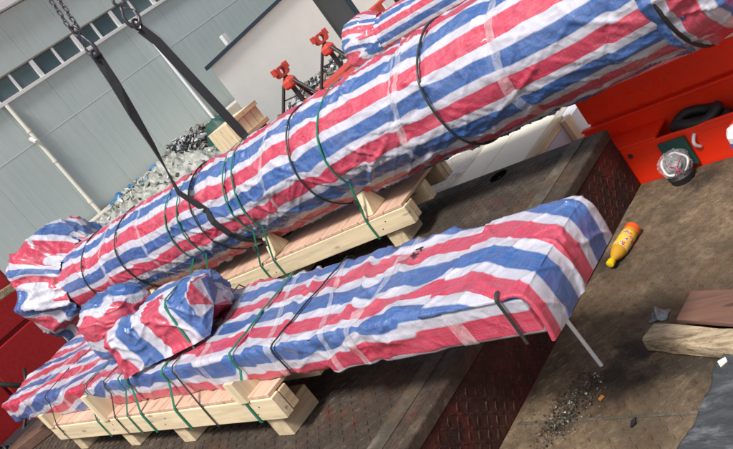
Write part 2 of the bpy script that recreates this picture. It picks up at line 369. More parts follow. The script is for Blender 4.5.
# ------------------------------------------------------------------ the yard and the building
GZ = -1.0
g = MB().add([(-90,-90,GZ),(120,-90,GZ),(120,140,GZ),(-90,140,GZ)], [(0,1,2,3)]).build('ground', M['ground'], loc=(0, 0, GZ)); tag(g, 'pale concrete factory yard', kind='structure')
WY = 16.0
fb = thing('factory_building', 'grey metal clad factory hall with a band of windows below its eaves', 'building', (10, WY, GZ))
MB().box((-4, WY+.06, GZ), (26, WY+8, 4.9)).build('wall_core', M['wall'], fb)
xs = [8.76-.57*2*i for i in range(11, 0, -1)] + [8.76+1.14*i for i in range(0, 13)]
def panel_mesh(w, h):                       # sheet with two shallow ribs
    b = MB(); d = .05; pr = [(0, .003), (.004, 0), (w-.004, 0), (w, .003), (w, d), (0, d)]
    return b.prism([(x, y, 0) for x, y in pr], (0, 0, h)).mesh('wall_panel', M['wall'])
pm = {}
for (z0, z1) in ((GZ, 2.50), (2.512, 3.40), (3.904, 4.92)): pm[z0] = panel_mesh(1.14-.005, z1-z0)
for x in xs:
    for z0 in pm: mkobj('wall_panel', pm[z0], fb, Vector((x+.006, WY, z0))-fb.location)
MB().box((xs[0], WY-.004, 2.500), (xs[-1]+1.14, WY+.02, 2.512)).build('joint_trim', M['frame'], fb)
MB().box((xs[0], WY-.07, 3.40), (xs[-1]+1.14, WY+.05, 3.475)).build('window_sill', M['frame'], fb, bevel=.006)
MB().box((xs[0], WY-.03, 3.862), (xs[-1]+1.14, WY+.05, 3.90)).build('window_head', M['rust'], fb, bevel=.006)
pane = MB().box((.03, .02, 3.48), (.55, .04, 3.855)).mesh('pane', M['glass'], (0, 0, 0)); thick = MB().box((-.045, -.035, 3.476), (.045, .045, 3.858)).mesh('mullion', M['frame']); thin = MB().box((-.025, -.02, 3.476), (.025, .045, 3.858)).mesh('mullion', M['frame'])
wsrc = MB().box((0, .045, 3.477), (1.14, .058, 3.857)).mesh('window', M['black'])
for x in xs:
    w = mkobj('window', wsrc, fb, Vector((x, WY, 0))-fb.location)
    mkobj('mullion', thick, w); mkobj('mullion', thin, w, (.57, 0, 0)); mkobj('pane', pane, w); mkobj('pane', pane, w, (.565, 0, 0))
MB().box((-4, WY-.16, 4.94), (26, WY+8.1, 5.10)).build('eaves_gutter', M['frame'], fb, bevel=.01)
dp = MB().tube([(7.70, WY-.07, .3), (7.70, WY-.07, 3.39)], .045, 12).build('drain_pipe', M['pvc'], fb, smooth=True, ang=40)
for z in (.95, 2.0, 2.75): MB().tube([(7.70, WY-.07, z-.03), (7.70, WY-.07, z+.03)], .056, 12).build('pipe_collar', M['pvc'], dp, smooth=True, ang=40)
MB().beam((7.60, WY-.08, 2.62), (7.60, WY-.20, 2.50), .05, .05).build('pipe_bracket', M['frame'], dp)
MB().tube([(11.42, WY-.07, -.9), (11.42, WY-.07, 3.39)], .04, 12).build('drain_pipe', M['frame'], fb, smooth=True, ang=40)
tag(MB().box((5.5, 15.1, GZ), (13.0, 15.88, .66)).build('concrete_ledge', M['concrete'], bevel=.02), 'long pale concrete ledge along the foot of the factory wall', 'ledge')
# heap covered with tarps, scrap
def drape(name, x0, x1, y0, y1, fz, n, m_, amp, mat, label, cat, seed):
    X, Y = np.meshgrid(np.linspace(x0, x1, n), np.linspace(y0, y1, m_), indexing='ij')
    Z = fz(X, Y); 
    Z = Z + amp*(.6*noise(X*1.6, Y*1.6, 0, seed) + .45*crease(noise(X*2.2+Y, Y*2.0, 0, seed+1), .12) + .3*crease(noise(X*5, Y*4-X*2, 0, seed+2), .15) + .15*noise(X*9, Y*9, 0, seed+3))
    P = np.stack([X + amp*.4*noise(X*3, Y*3, 1, seed+4), Y + amp*.4*noise(X*3, Y*3, 2, seed+5), Z], -1)
    o = grid(name, P, np.stack([X, Y], -1), mat)
    s = o.modifiers.new('thickness', 'SOLIDIFY'); s.thickness = .01
    return tag(o, label, cat)
hump = lambda cx, cy, rx, ry, h: (lambda X, Y: GZ + h*np.clip(1.15-((X-cx)/rx)**2-((Y-cy)/ry)**2, 0, 1)**.45)
drape('grey_tarpaulin', 4.6, 8.6, 10.2, 13.2, hump(6.6, 11.9, 2.0, 1.5, 1.74), 90, 70, .22, M['greytarp'], 'crumpled grey tarpaulin covering a heap below the factory wall', 'tarpaulin', 11)
drape('blue_tarpaulin', 6.0, 9.0, 12.7, 14.2, hump(7.5, 13.4, 1.5, .75, 1.71), 80, 40, .20, M['bluetarp'], 'bright blue tarpaulin strip behind the grey covered heap', 'tarpaulin', 21)
drape('green_sheet', 7.75, 8.7, 10.6, 11.8, hump(8.2, 11.2, .55, .62, 1.62), 40, 40, .18, M['greensheet'], 'bright green plastic sheet thrown over the right end of the heap', 'plastic sheet', 31)
drape('dark_green_cover', 8.6, 9.35, 12.0, 13.2, hump(9.0, 12.6, .5, .6, 1.75), 30, 30, .12, M['darkgreen'], 'dark green cover beside the left corner of the white cabin', 'cover', 41)
def scrap(name, label, fn, count, seed, smin, smax):
    rg = random.Random(seed); b = MB()
    for i in range(count):
        x, y, z = fn(rg); s = rg.uniform(smin, smax); e = Matrix.Rotation(rg.uniform(0, 6.3), 3, 'Z') @ Matrix.Rotation(rg.uniform(-1, 1), 3, 'X') @ Matrix.Rotation(rg.uniform(-1, 1), 3, 'Y')
        d = Vector((s*rg.uniform(.6, 1.6), s*rg.uniform(.3, .9), s*rg.uniform(.05, .35)))
        vs = [e @ Vector((d.x*i_*rg.uniform(.7, 1.1), d.y*j, d.z*k_)) + Vector((x, y, z)) for k_ in (-1, 1) for i_, j in ((-1,-1),(1,-1),(1,1),(-1,1))]
        b.add(vs, [(0,3,2,1),(4,5,6,7),(0,1,5,4),(1,2,6,5),(2,3,7,6),(3,0,4,7)])
    return tag(b.build(name, M['scrap']), label, kind='stuff')
def heapfn(x0, x1, y0, y1, h):
    def f(rg):
        x, y = rg.uniform(x0, x1), rg.uniform(y0, y1); t = 1-abs((x-(x0+x1)/2)/((x1-x0)/2))**3; q = 1-abs((y-(y0+y1)/2)/((y1-y0)/2))**2
        return x, y, GZ + h*t*q*rg.uniform(.75, 1.02)
    return f
scrap('scrap_heap', 'grey metal scrap heap against the white cabin', heapfn(7.9, 12.6, 9.3, 12.3, 1.36), 8000, 3, .02, .075)
scrap('scrap_pile', 'grey rubble along the foot of the factory wall', heapfn(7.6, 10.4, 12.6, 15.0, 1.9), 6500, 4, .018, .07)
scrap('heap_debris', 'pale grey green debris strewn over the tarpaulin heap by the factory wall', lambda rg: (lambda x, y: (x, y, GZ+1.74*max(0, 1.15-((x-6.6)/2.0)**2-((y-11.9)/1.5)**2)**.45+rg.uniform(-.02, .06)))(rg.uniform(4.9, 8.6), rg.uniform(10.6, 13.0)), 900, 5, .012, .05).data.materials[0] = M['debris']
# white cabin with a sloping roof
cb = thing('site_cabin', 'white cabin with a sloping dark blue roof edge and dark door', 'cabin', (12.5, 12.5, GZ))
zr = lambda x: 1.62+.079*(x-9.57)
def cabin_wall(x0, x1, z0, top=True): return MB().prism([(x0, 12.5, z0), (x1, 12.5, z0), (x1, 12.5, zr(x1)-.03), (x0, 12.5, zr(x0)-.03)], (0, 3.0, 0))
MB().prism([(9.62, 12.5, GZ), (12.86, 12.5, GZ), (12.86, 12.5, zr(12.86)-.03), (9.62, 12.5, zr(9.62)-.03)], (2.1, 2.4, 0)).build('wall', M['cabin'], cb)
MB().prism([(13.85, 12.5, GZ), (19.0, 12.5, GZ), (19.0, 12.5, zr(19)-.03), (13.85, 12.5, zr(13.85)-.03)], (2.1, 2.4, 0)).build('wall', M['cabin'], cb)
MB().prism([(12.862, 12.5, 1.55), (13.848, 12.5, 1.55), (13.848, 12.5, zr(13.85)-.03), (12.862, 12.5, zr(12.86)-.03)], (2.1, 2.4, 0)).build('wall', M['cabin'], cb)
MB().prism([(9.46, 12.44, zr(9.46)-.026), (19.2, 12.44, zr(19.2)-.026), (19.2, 12.44, zr(19.2)+.05), (9.46, 12.44, zr(9.46)+.05)], (2.3, 2.6, 0)).build('roof', M['navy'], cb)
dr = MB().box((12.95, 12.56, GZ), (13.76, 12.60, 1.46)).build('door', M['door'], cb)
MB().box((12.864, 12.53, GZ), (12.948, 12.62, 1.545)).build('door_frame', M['door'], cb); MB().box((13.762, 12.53, GZ), (13.846, 12.62, 1.545)).build('door_frame', M['navy'], cb); MB().box((12.95, 12.53, 1.464), (13.76, 12.62, 1.545)).build('door_frame', M['navy'], cb)
MB().box((13.62, 12.50, .05), (13.68, 12.555, .19)).build('handle', M['frame'], dr)
MB().box((10.52, 12.75, zr(10.5)+.051), (10.62, 12.85, zr(10.5)+.26)).build('vent_box', M['frame'], cb)
# red cabinet beside the cabin
rc = thing('red_cabinet', 'red metal cabinet with dark bins beside the cabin door', 'cabinet', (13.5, 11.15, GZ))
MB().box((12.62, 11.0, .22), (14.5, 11.3, .62)).build('body', M['jackred'], rc, bevel=.02)
for i, x in enumerate((12.85, 13.25, 13.65, 14.05)): MB().box((x, 10.96, .29), (x+.32, 10.997, .56)).build('bin', M['black'] if i else M['white'], rc)
for x in (12.75, 14.35): MB().box((x-.05, 11.1, GZ), (x+.05, 11.2, .218)).build('leg', M['jackred'], rc)
# ------------------------------------------------------------------ neighbouring trailer, jacks, crate, second column
nb = thing('red_platform', 'red steel platform carrying the two pipe jack stands', 'platform', (7.6, 8.0, GZ))
MB().box((6.0, 7.3, .35), (9.6, 8.75, .47)).build('top_plate', M['jackred'], nb, bevel=.01)
for y in (7.4, 8.65): MB().box((6.05, y-.08, .05), (9.55, y+.08, .348)).build('side_beam', M['jackred'], nb)
for x in (6.4, 9.2):
    for y in (7.4, 8.65): MB().box((x-.09, y-.07, GZ), (x+.09, y+.07, .048)).build('leg', M['black'], nb)
MB().lathe([(0, .11), (.09, .10), (.12, .06)], 16, (6.4, 8.3, .471), (0, 0, 1)).build('mooring_ring', M['rubber'], nb, smooth=True, ang=40)
def jack(cx, cy, z0, rot, label):
    t = thing('jack_stand', label, 'jack stand', (cx, cy, z0), 'pipe jack stands on the red platform')
    H_ = 1.00-z0; c = Vector((cx, cy, 0)); hz = z0+H_; ca, sa = math.cos(rot), math.sin(rot); d = Vector((ca, sa, 0)); e = Vector((-sa, ca, 0)); Zv = Vector((0, 0, 1))
    MB().tube([(cx, cy, z0+.10), (cx, cy, hz-.03)], .034, 12).build('post', M['black'], t, smooth=True, ang=40)
    MB().lathe([(0, .09), (.03, .115), (.10, .11), (.15, .05)], 6, (cx, cy, hz-.21), (0, 0, 1)).build('collar', M['jackred'], t, bevel=.008)
    b = MB(); n = 16; hc = c+Zv*(hz+.03)                    # head plate with a round opening
    for k in range(n):
        q = []
        for kk in (k, k+1):
            a = 2*math.pi*kk/n; ux, uz = math.cos(a), math.sin(a); m_ = max(abs(ux)/.115, abs(uz)/.075); q.append((ux/m_*.86, uz/m_*.9)); q.append((ux*.048, uz*.048))
        (o0, i0, o1, i1) = q
        b.prism([hc+d*x+Zv*z-e*.04 for x, z in (o0, o1, i1, i0)], e*.08)
    b.build('head', M['jackred'], t)
    for sg in (-1, 1): MB().beam(hc+d*(sg*.115)+Zv*.035-e*.045, hc+d*(sg*.115)+Zv*.035+e*.045, .03, .09).build('cheek_plate', M['jackred'], t, bevel=.006)
    for k in range(3):
        a = rot+.5+k*2*math.pi/3; u = Vector((math.cos(a), math.sin(a), 0)); p0 = c+u*.09+Zv*(hz-.13); p1 = c+u*.40+Zv*(z0+.012)
        lg = MB().tube([p0, p1], .022, 10).build('leg', M['black'], t, smooth=True, ang=40)
        MB().lathe([(0, .05), (.012, .05)], 12, p1-Zv*.011, (0,0,1)).build('foot_pad', M['black'], lg)
        MB().tube([c+u*.03+Zv*(z0+.2), c+u*.2+Zv*(z0+.24)], .008, 6).build('brace', M['black'], t)
jack(7.02, 8.0, .47, -.05, 'red topped black tripod jack stand nearer the wooden crate')
jack(7.93, 8.0, .47, -.25, 'red topped black tripod jack stand beside the rear striped column')
cr = thing('wooden_crate', 'small pale wooden crate standing at the foot of the white cabin', 'crate', (6.46, 8.62, GZ))
ML = MB().box((-.2, -.012, 0), (-.075, .012, .30)).mesh('slat', M['pine_z'])
MB().box((6.36, 8.56, GZ), (6.75, 9.0, .62)).build('plinth', M['black'], cr)
MB().box((6.2, 8.52, .621), (6.75, 9.0, .93)).build('body', M['pine_z'], cr)
for i in range(4): mkobj('slat', ML, cr, Vector((6.41+.135*i, 8.505, .625))-cr.location)
for z in (.65, .91): MB().box((6.19, 8.465, z-.03), (6.76, 8.492, z+.03)).build('batten', M['endgrain'], cr)
# ------------------------------------------------------------------ trailer
tr = thing('flatbed_trailer', 'rusty flatbed trailer with a raised dark tread plate deck', 'trailer', (1.4, 2.0, GZ))
HS, SY, DX0, DX1 = .32, 2.01, -.4, 3.12
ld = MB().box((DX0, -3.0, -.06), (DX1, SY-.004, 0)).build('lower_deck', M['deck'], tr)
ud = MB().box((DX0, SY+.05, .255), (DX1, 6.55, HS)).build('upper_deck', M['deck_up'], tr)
sf = MB().box((DX0, SY, .0), (DX1, SY+.048, HS-.052)).build('step_face', M['step'], tr)
MB().box((DX0-.002, SY-.006, HS-.05), (DX1+.004, SY+.048, HS+.004)).build('edge_strip', M['deck_up'], tr, bevel=.008)
MB().box((DX0, SY+.11, HS+.0005), (DX1, SY+.19, HS+.004)).build('weld_strip', M['edge'], tr, bevel=.001)
for y in (-2.6, 0, 2.3, 4.3, 6.2): MB().box((DX0+.1, y-.06, -.35), (DX1-.1, y+.06, -.061 if y < 2 else .253)).build('cross_beam', M['darkred'], tr)
for x in (.6, 2.2): MB().box((x-.08, -2.9, GZ+.35), (x+.08, 6.4, -.352)).build('chassis_rail', M['darkred'], tr)
whl = []
for x in (.1, 2.6):
    for y in (-1.6, -.4):
        w = MB().lathe([(-.13, .30), (-.11, .36), (.11, .36), (.13, .30)], 24, (x, y, GZ+.36), (1, 0, 0)).build('tyre', M['rubber'], tr, smooth=True, ang=40); MB().lathe([(-.135, .2), (.135, .2)], 20, (x, y, GZ+.36), (1, 0, 0)).build('rim', M['black'], w, smooth=True, ang=40)
loz = [(-1, 0), (-.45, .8), (.45, .8), (1, 0), (.45, -.8), (-.45, -.8)]
def tread(parent, fn, us, vs, mat, wear=.0, Lx=.0165, Wx=.0056, Hh=.0038):
    b_v, b_f = [], []; i = 0
    for iu, u in enumerate(us):
        for iv, v in enumerate(vs):
            if random.random() < wear: continue
            a = R(45) if (iu+iv) % 2 else R(-45); ca, sa = math.cos(a), math.sin(a); base = len(b_v); h = Hh*random.uniform(.65, 1.0)
            for sc, zz in ((1.0, 0.0003), (.55, h)):
                for p, q in loz:
                    p, q = p*Lx*(sc if sc == 1 else .8), q*Wx*sc; b_v.append(fn(u+p*ca-q*sa, v+p*sa+q*ca, zz))
            b_f += [(base+k, base+(k+1) % 6, base+6+(k+1) % 6, base+6+k) for k in range(6)] + [tuple(base+6+k for k in range(6))]
    m = MB(); m.v = b_v; m.f = b_f
    o = m.build('tread', mat, parent); o['kind'] = 'stuff'; return o
ar = lambda a, b, s: np.arange(a, b, s)
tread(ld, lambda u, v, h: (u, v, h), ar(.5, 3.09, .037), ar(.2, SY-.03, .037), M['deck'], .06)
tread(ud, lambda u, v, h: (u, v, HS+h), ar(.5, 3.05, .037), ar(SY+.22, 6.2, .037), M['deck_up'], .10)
tread(sf, lambda u, v, h: (u, SY-h, v), ar(.5, 3.09, .034), ar(.03, HS-.07, .034), M['step'], .12, Hh=.0026)
sm = MB()
for y0 in (1.02,): sm.box((DX0, y0, .0002), (DX1, y0+.012, .004))
sm.box((1.62, 1.034, .0002), (1.632, SY-.03, .004)).build('weld_seam', M['edge'], ld, bevel=.002)
MB().lathe([(0, .05), (.0015, .05)], 16, (3.04, 2.62, HS+.001), (0, 0, 1)).build('lashing_hole_disc', plain('dark_hole', (.006, .006, .006), 1.0, 0, .1, 8, None, 0.0), ud)  # flat black disc, no recess: the shade inside the hole is its colour
# red truck cab in front
cab = thing('truck_cab', 'dark red panelled rear of a truck cab behind the striped loads', 'truck cab', (1.0, 8.3, GZ))
MB().box((-1.4, 7.56, -.75), (2.58, 9.6, 2.3)).build('body', M['darkred'], cab, bevel=.03)
for i in range(6):
    for j in range(4):
        x0, z0 = -1.36+i*.655, -.55+j*.70
        MB().box((x0, 7.525, z0), (x0+.63, 7.557, z0+.665)).build('panel', M['darkred'], cab, bevel=.012)
MB().tube([(1.75, 7.40, .72), (2.22, 7.40, .18)], .022, 8).build('stay_rod', M['rubber'], cab, smooth=True)
for i, (a, c) in enumerate((((.9, .2), (1.3, .9)), ((1.2, .1), (2.1, .55)))):
    q = [Vector((a[0]+(c[0]-a[0])*t, 7.44-.1*math.sin(t*3.1), a[1]+(c[1]-a[1])*t-.18*math.sin(math.pi*t))) for t in np.linspace(0, 1, 14)]
    MB().tube(q, .014, 8).build('air_hose', M['rubber'], cab, smooth=True)
MB().box((-.2, 7.05, -.3), (2.5, 7.5, .20)).build('frame_plate', M['black'], cab)
for x in (.7, 2.0): MB().box((x-.06, 6.72, -.75), (x+.06, 9.5, -.22)).build('chassis_rail', M['black'], cab)
for x in (-.6, 1.9): MB().lathe([(-.16, .34), (-.13, .46), (.13, .46), (.16, .34)], 24, (x, 8.7, GZ+.46), (1, 0, 0)).build('wheel', M['rubber'], cab, smooth=True, ang=40)
p0, p1 = Vector((1.30, 6.85, .33)), Vector((1.72, 6.85, -.0)); d = (p1-p0); e1 = Vector((0, 1, 0)); e2 = d.normalized().cross(e1)
q = [p0+d*t+(e1*math.cos(t*2*math.pi*11)+e2*math.sin(t*2*math.pi*11))*.06 for t in np.linspace(0, 1, 200)]
tag(MB().tube(q, .012, 6).build('coiled_hose', M['rubber'], smooth=True), 'black coiled air hose hanging low before the red cab', 'hose')
tag(MB().beam((1.26, 6.05, .36), (1.62, 5.78, .36), .10, .075).build('timber_offcut', M['redboard'], bevel=.006), 'short brown timber lying on the deck past the lower pallet end', 'timber')
tag(MB().beam((2.27, 7.33, 1.17), (2.70, 7.33, 1.12), .08, .07).build('timber_end', M['oldwood'], bevel=.008), 'grey brown timber end poking out beside the wrapped flange', 'timber')
# ------------------------------------------------------------------ pallets
def pallet(label, org, rot, x0, x1, y0, y1, zb, chocks, feet, group):
    t = thing('wooden_pallet', label, 'pallet', org, group); t.rotation_euler = (0, 0, rot)
    def part(name, mb, m, bev=.004):
        o = mkobj(name, mb.mesh(name, m), t)
        b = o.modifiers.new('bevel', 'BEVEL'); b.width = bev; b.segments = 1; b.limit_method = 'ANGLE'
        return o
    rw, rh = .045, .105
    for x in (x0, x1-rw, (x0+x1-rw)/2): part('rail', MB().box((x, y0, zb), (x+rw, y1, zb+rh)), M['pine'])
    for sx in (x0+rw, x1-2*rw-.004): part('rail', MB().box((sx+.002, y0+.002, zb+.004), (sx+rw, y1-.002, zb+rh-.004)), M['endgrain'])
    y = y0+.01; i = 0
    while y < y1-.09:
        w = .10+.10*random.random(); part('board', MB().box((x0+.004, y, zb+rh+.001), (x1-.004, min(y+w, y1), zb+rh+.018)), M['veneer'], .002); y += w+.006
    for yf in feet: part('foot', MB().box((x0+.02, yf-.055, .001), (x1-(.30 if yf < .2 else .02), yf+.055, zb-.001)), M['pine_x'])
    nl = MB()
    for yf in feet:
        for dy in (-.02, .025): nl.lathe([(0, .004), (.0012, .004)], 6, (x0-.0002, yf+dy, zb+rh*(.35 if dy > 0 else .68)), (-1, 0, 0))
    o = part('nail_head', nl, M['black'], .0001); o['kind'] = 'stuff'
    for yc in chocks:
        for sgn, xo in ((1, x0+.01), (-1, x1-.01)):
            zt = zb+rh+.019
            part('chock', MB().prism([(xo, yc-.03, zt), (xo+sgn*.15, yc-.03, zt), (xo+sgn*.075, yc-.03, zt+.125), (xo+sgn*.04, yc-.03, zt+.125)], (0, .055, 0)), M['pine_z'])
    return t
PA = math.atan(.0843)
pu = pallet('pale wooden pallet under the big striped column', (2.86, 3.0, HS), PA, -.26, .22, -.12, 2.5, .095, (.12, .95, 1.72, 2.3), (.06, .98, 1.85, 2.4), 'wooden shipping pallets')
pl_ = pallet('pale wooden pallet under the flat striped package', (1.62, 2.63, HS), 0, -.325, .17, 0, 2.43, .105, (), (.14, .95, 1.55, 2.27), 'wooden shipping pallets')
for yc, hgt in ((1.55, .17), (.18, .10), (2.36, .10)):
    o = mkobj('chock', MB().prism([(-.335, yc-.03, .211), (-.20, yc-.03, .211), (-.318, yc-.03, .211+hgt), (-.335, yc-.03, .211+hgt)], (0, .07, 0)).mesh('chock', M['pine_z']), pl_)
# ------------------------------------------------------------------ the big striped column
AX = lambda t: np.stack([2.86-.0843*(t-3), t, np.full_like(t, .875)], -1)
BANDS = [1.31, 2.35, 3.05, 3.28, 3.80, 3.88, 4.1, 4.22, 4.38, 4.53, 5.2, 5.75, 1.97, 2.55]
def folds(n, seed, tr, cr, bands, aspect=1.0):
    rg = random.Random(seed); out = []
    for i in range(n):
        t0 = rg.choice(bands)+rg.choice((-1, 1))*rg.uniform(.0, .22) if rg.random() < .6 else rg.uniform(*tr)
        out.append((t0, rg.uniform(*cr), rg.choice((-1, 1))*rg.uniform(.25, 1.25), rg.uniform(.06, .26), rg.uniform(.007, .016), rg.uniform(.006, .016)*rg.choice((1, 1, -.6))))
    return out
def fold_field(t, w, F, period=None):
    d = np.zeros_like(t); u = np.zeros_like(t)
    for t0, w0, a, L, wd, am in F:
        dt = t-t0; dw = w-w0
        if period: dw = (dw+period/2) % period-period/2
        al = dt*math.cos(a)+dw*math.sin(a); pe = -dt*math.sin(a)+dw*math.cos(a)+.35*al*al
        win = np.exp(-(al/L)**4); wd_ = wd*(.6+.8*np.clip(.5+al/(2*L), 0, 1))
        d = d+am*win*np.exp(-np.abs(pe/wd_)**1.5); u = u+.010*win*np.tanh(pe/wd)*np.exp(-(pe/.06)**2)*(1 if am > 0 else -1)
    return d, u
FR = folds(110, 5, (1.4, 6.2), (0, 1.88), [1.31, 2.35, 3.05, 3.28, 3.84, 4.15, 4.45, 5.2, 5.75])
FB = folds(90, 6, (1.8, 5.8), (.0, .75), [2.03, 2.30, 2.52, 2.83, 3.42, 3.9, 4.3, 4.95])
def roll_r(t, th, seed=100, R0=.293, bands=BANDS, loose=1.0):
    c, s = np.cos(th), np.sin(th)
    r = R0 + .013*noise(t*1.1, c*1.1, s*1.1, seed)
    for k, (kk, sc, am, w) in enumerate(((.9, 1.9, .012, .075), (-1.3, 2.3, .011, .065), (2.4, 3.0, .008, .06), (-3.0, 3.6, .005, .07), (0.2, 5.0, .0035, .08))):
        n = noise(t*2.1+k, np.cos(th+kk*t)*sc, np.sin(th+kk*t)*sc, seed+3+k); msk = np.clip(noise(t*1.7, c*1.5, s*1.5, seed+20+k)*1.5+.45, 0, 1)
        r = r + am*loose*crease(n, w)*msk
    r = r + .0016*loose*noise(t*9, c*5, s*5, seed+40) + .006*noise(t*3.1, c*2.3, s*2.3, seed+41)
    r = r + .010*np.clip(-s, 0, 1)**3*(1+noise(t*2, c, 0, seed+50))*.6
    if seed == 100: r = r + .85*fold_field(t, (th+math.pi/2)*.3, FR, 2*math.pi*.3)[0]
    for b in bands:
        d = np.abs(t-b)
        r = r - .011*np.exp(-(d/.026)**2) + .007*np.exp(-d/.10)*noise(t*1.5+b, c*5, s*5, seed+60)
    return r
def roll_pt(t, th, off=0.0, **kw):
    r = roll_r(t, th, **kw)+off; A = AX(t)
    return A + np.stack([-np.cos(th)*r, np.zeros_like(t), np.sin(th)*r], -1)
col = thing('wrapped_column', 'long column wrapped in red white and blue striped tarp on the raised pallet', 'wrapped load', (2.86, 3.0, HS))
T, TH = np.meshgrid(np.linspace(1.26, 6.30, 640), np.linspace(0, 2*math.pi, 190, endpoint=False)-math.pi/2, indexing='ij')
WRAPU = 2*math.pi*.305
ROLLPH = (.165*.245) - .305*(math.pi/2 + R(-6))
stp = lambda v, w=.02: 1/(1+np.exp(-np.clip(v/w, -40, 40)))
shift = 1.0*fold_field(T, (TH+math.pi/2)*.3, FR, 2*math.pi*.3)[1] + .030*noise(T*.9, np.cos(TH), np.sin(TH), 77) + .012*noise(T*2.3, np.cos(TH)*2, np.sin(TH)*2, 78) + .030*(stp(T-3.58+.1*np.sin(TH))-stp(T-4.02)) - .022*stp(T-4.86-.1*np.cos(TH)) + .035*stp(T-5.46)
grid('tarp', roll_pt(T, TH), np.stack([(TH+math.pi/2)*.305 + shift + ROLLPH, T], -1), M['tarp'], col, wrap=True, flip=True)
# gathered bag round the flange at the far end
def bag(parent, name, y0, prof, ax, seed, ang, period_mat, per_off=0.0, nk=170, amp=.03):
    n = 110; L = np.linspace(0, 1, n); px = np.interp(L, np.linspace(0, 1, len(prof)), [p[0] for p in prof]); pr = np.interp(L, np.linspace(0, 1, len(prof)), [p[1] for p in prof])
    ker = np.hanning(13); ker /= ker.sum(); px = np.convolve(np.pad(px, 6, 'edge'), ker, 'valid'); pr = np.convolve(np.pad(pr, 6, 'edge'), ker, 'valid')
    Tt, A = np.meshgrid(px, np.linspace(0, 2*math.pi, nk, endpoint=False), indexing='ij'); Rr = np.repeat(pr[:, None], nk, 1); c, s = np.cos(A), np.sin(A)
    gath = noise(c*3.2, s*3.2, Tt*1.2, seed); fold = crease(noise(c*3.4, s*3.4, Tt*3, seed+1), .10); f2 = crease(noise(c*3+Tt*4, s*3, Tt*5, seed+2), .09)
    k = np.clip(Rr/.25, 0, 1)
    Rr = Rr + k*amp*(1.0*gath + .55*fold + .4*f2 + .08*noise(c*7, s*7, Tt*7, seed+3))
    Tt = Tt + k*amp*.6*noise(c*4, s*4, Tt*6, seed+4)
    C = ax(Tt.ravel()).reshape(*Tt.shape, 3)
    P = C + np.stack([-c*Rr, np.zeros_like(Rr), s*Rr], -1)
    u = (P[..., 2]-C[0, 0, 2])*math.cos(ang) + (P[..., 0]-C[0, 0, 0])*math.sin(ang) - .24*(Tt-px[0]) + .10*gath + .03*fold; u = u*.85 + per_off
    return grid(name, P, np.stack([u, Tt + c*.2], -1), period_mat, parent, wrap=True, flip=True)
WRAPU = 0.0
bag(col, 'flange_bag', 6.1, [(6.06, .285), (6.16, .312), (6.24, .36), (6.29, .41), (6.36, .455), (6.47, .47), (6.58, .455), (6.66, .38), (6.70, .25), (6.71, .12), (6.715, .02)], (lambda t: AX(t)+np.clip((t-6.12)/.2, 0, 1)[:, None]*np.array([.02, 0, .07])), 300, .62, M['tarp'], .1, amp=.040)
# near end: a second piece of tarp gathered round the end
Te, The = np.meshgrid(np.concatenate([np.linspace(1.36, 1.16, 70), np.linspace(1.155, 1.09, 20)]), np.linspace(0, 2*math.pi, 170, endpoint=False)-math.pi/2, indexing='ij')
end_r = np.interp(Te, [1.09, 1.10, 1.115, 1.14, 1.18, 1.28, 1.31, 1.34, 1.36], [.02, .13, .21, .265, .292, .303, .298, .306, .300])
ce, se = np.cos(The), np.sin(The)
end_r = end_r + np.clip(end_r/.3, 0, 1)*(.016*noise(Te*3, ce*2.5, se*2.5, 501) + .012*crease(noise(Te*4, ce*3, se*3, 502), .09) + .004*noise(Te*8, ce*5, se*5, 503))
Pe = AX(Te.ravel()).reshape(*Te.shape, 3) + np.stack([-ce*end_r, 0*Te, se*end_r], -1)
grid('end_tarp', Pe, np.stack([-(Te-1.36)*.9 + .05*noise(ce*2, se*2, Te*2, 504)+.15+.02*ce, The*.3], -1), M['tarp'], col, wrap=True, flip=False)
ths = np.linspace(0, 2*math.pi, 72, endpoint=False)
def taut(t, th, off, cyc=False):
    r = roll_r(t, th); n = len(r); pad = 'wrap' if cyc else 'edge'; q = np.pad(r, 3, pad); q = np.max([q[i:i+n] for i in range(7)], 0)
    q = np.pad(q, 3, pad); r = np.mean([q[i:i+n] for i in range(7)], 0)+off; A = AX(t)
    return A + np.stack([-np.cos(th)*r, np.zeros_like(t), np.sin(th)*r], -1)
def ring(name, y, rad, mat, off=.004, sl=0.0, label=None):
    t = y + sl*np.sin(ths); p = taut(t, ths, off, True)
    o = MB().tube(p, rad, 6, closed=True).build(name, mat, col, smooth=True)
    if label: o['label'] = label
def band(name, y, w, mat, off=.003, sl=.0, parent=None, seed=0):
    t2, h2 = np.meshgrid(np.linspace(-1, 1, 9), np.linspace(0, 2*math.pi, 150, endpoint=False), indexing='ij')
    ww = w/2*(1+.35*noise(np.cos(h2)*3, np.sin(h2)*3, seed, 600)); tt = y + t2*ww + sl*np.sin(h2) + .03*noise(np.cos(h2)*1.5, np.sin(h2)*1.5, seed, 601)
    p = roll_pt(tt, h2, off); return grid(name, p, np.stack([tt, h2], -1), mat, col, wrap=True, flip=True)
for i, (y, w, sl) in enumerate(((2.55, .030, -.10), (1.97, .045, -.04), (2.58, .02, -.08), (3.55, .025, -.06), (4.85, .03, .05), (5.45, .04, -.05))): band('clear_tape', y, w, M['film'], .004, sl, seed=i)
ring('black_band', 2.345, .006, M['greyband'], .006); ring('wire_band', 3.28, .005, M['greyband'], .004); ring('wire_band', 4.22, .005, M['greyband'], .004, .03); ring('wire_band', 5.20, .0055, M['greyband']); ring('wire_band', 5.74, .0055, M['greyband'])
ring('black_band', 1.31, .008, M['rubber'], .022)
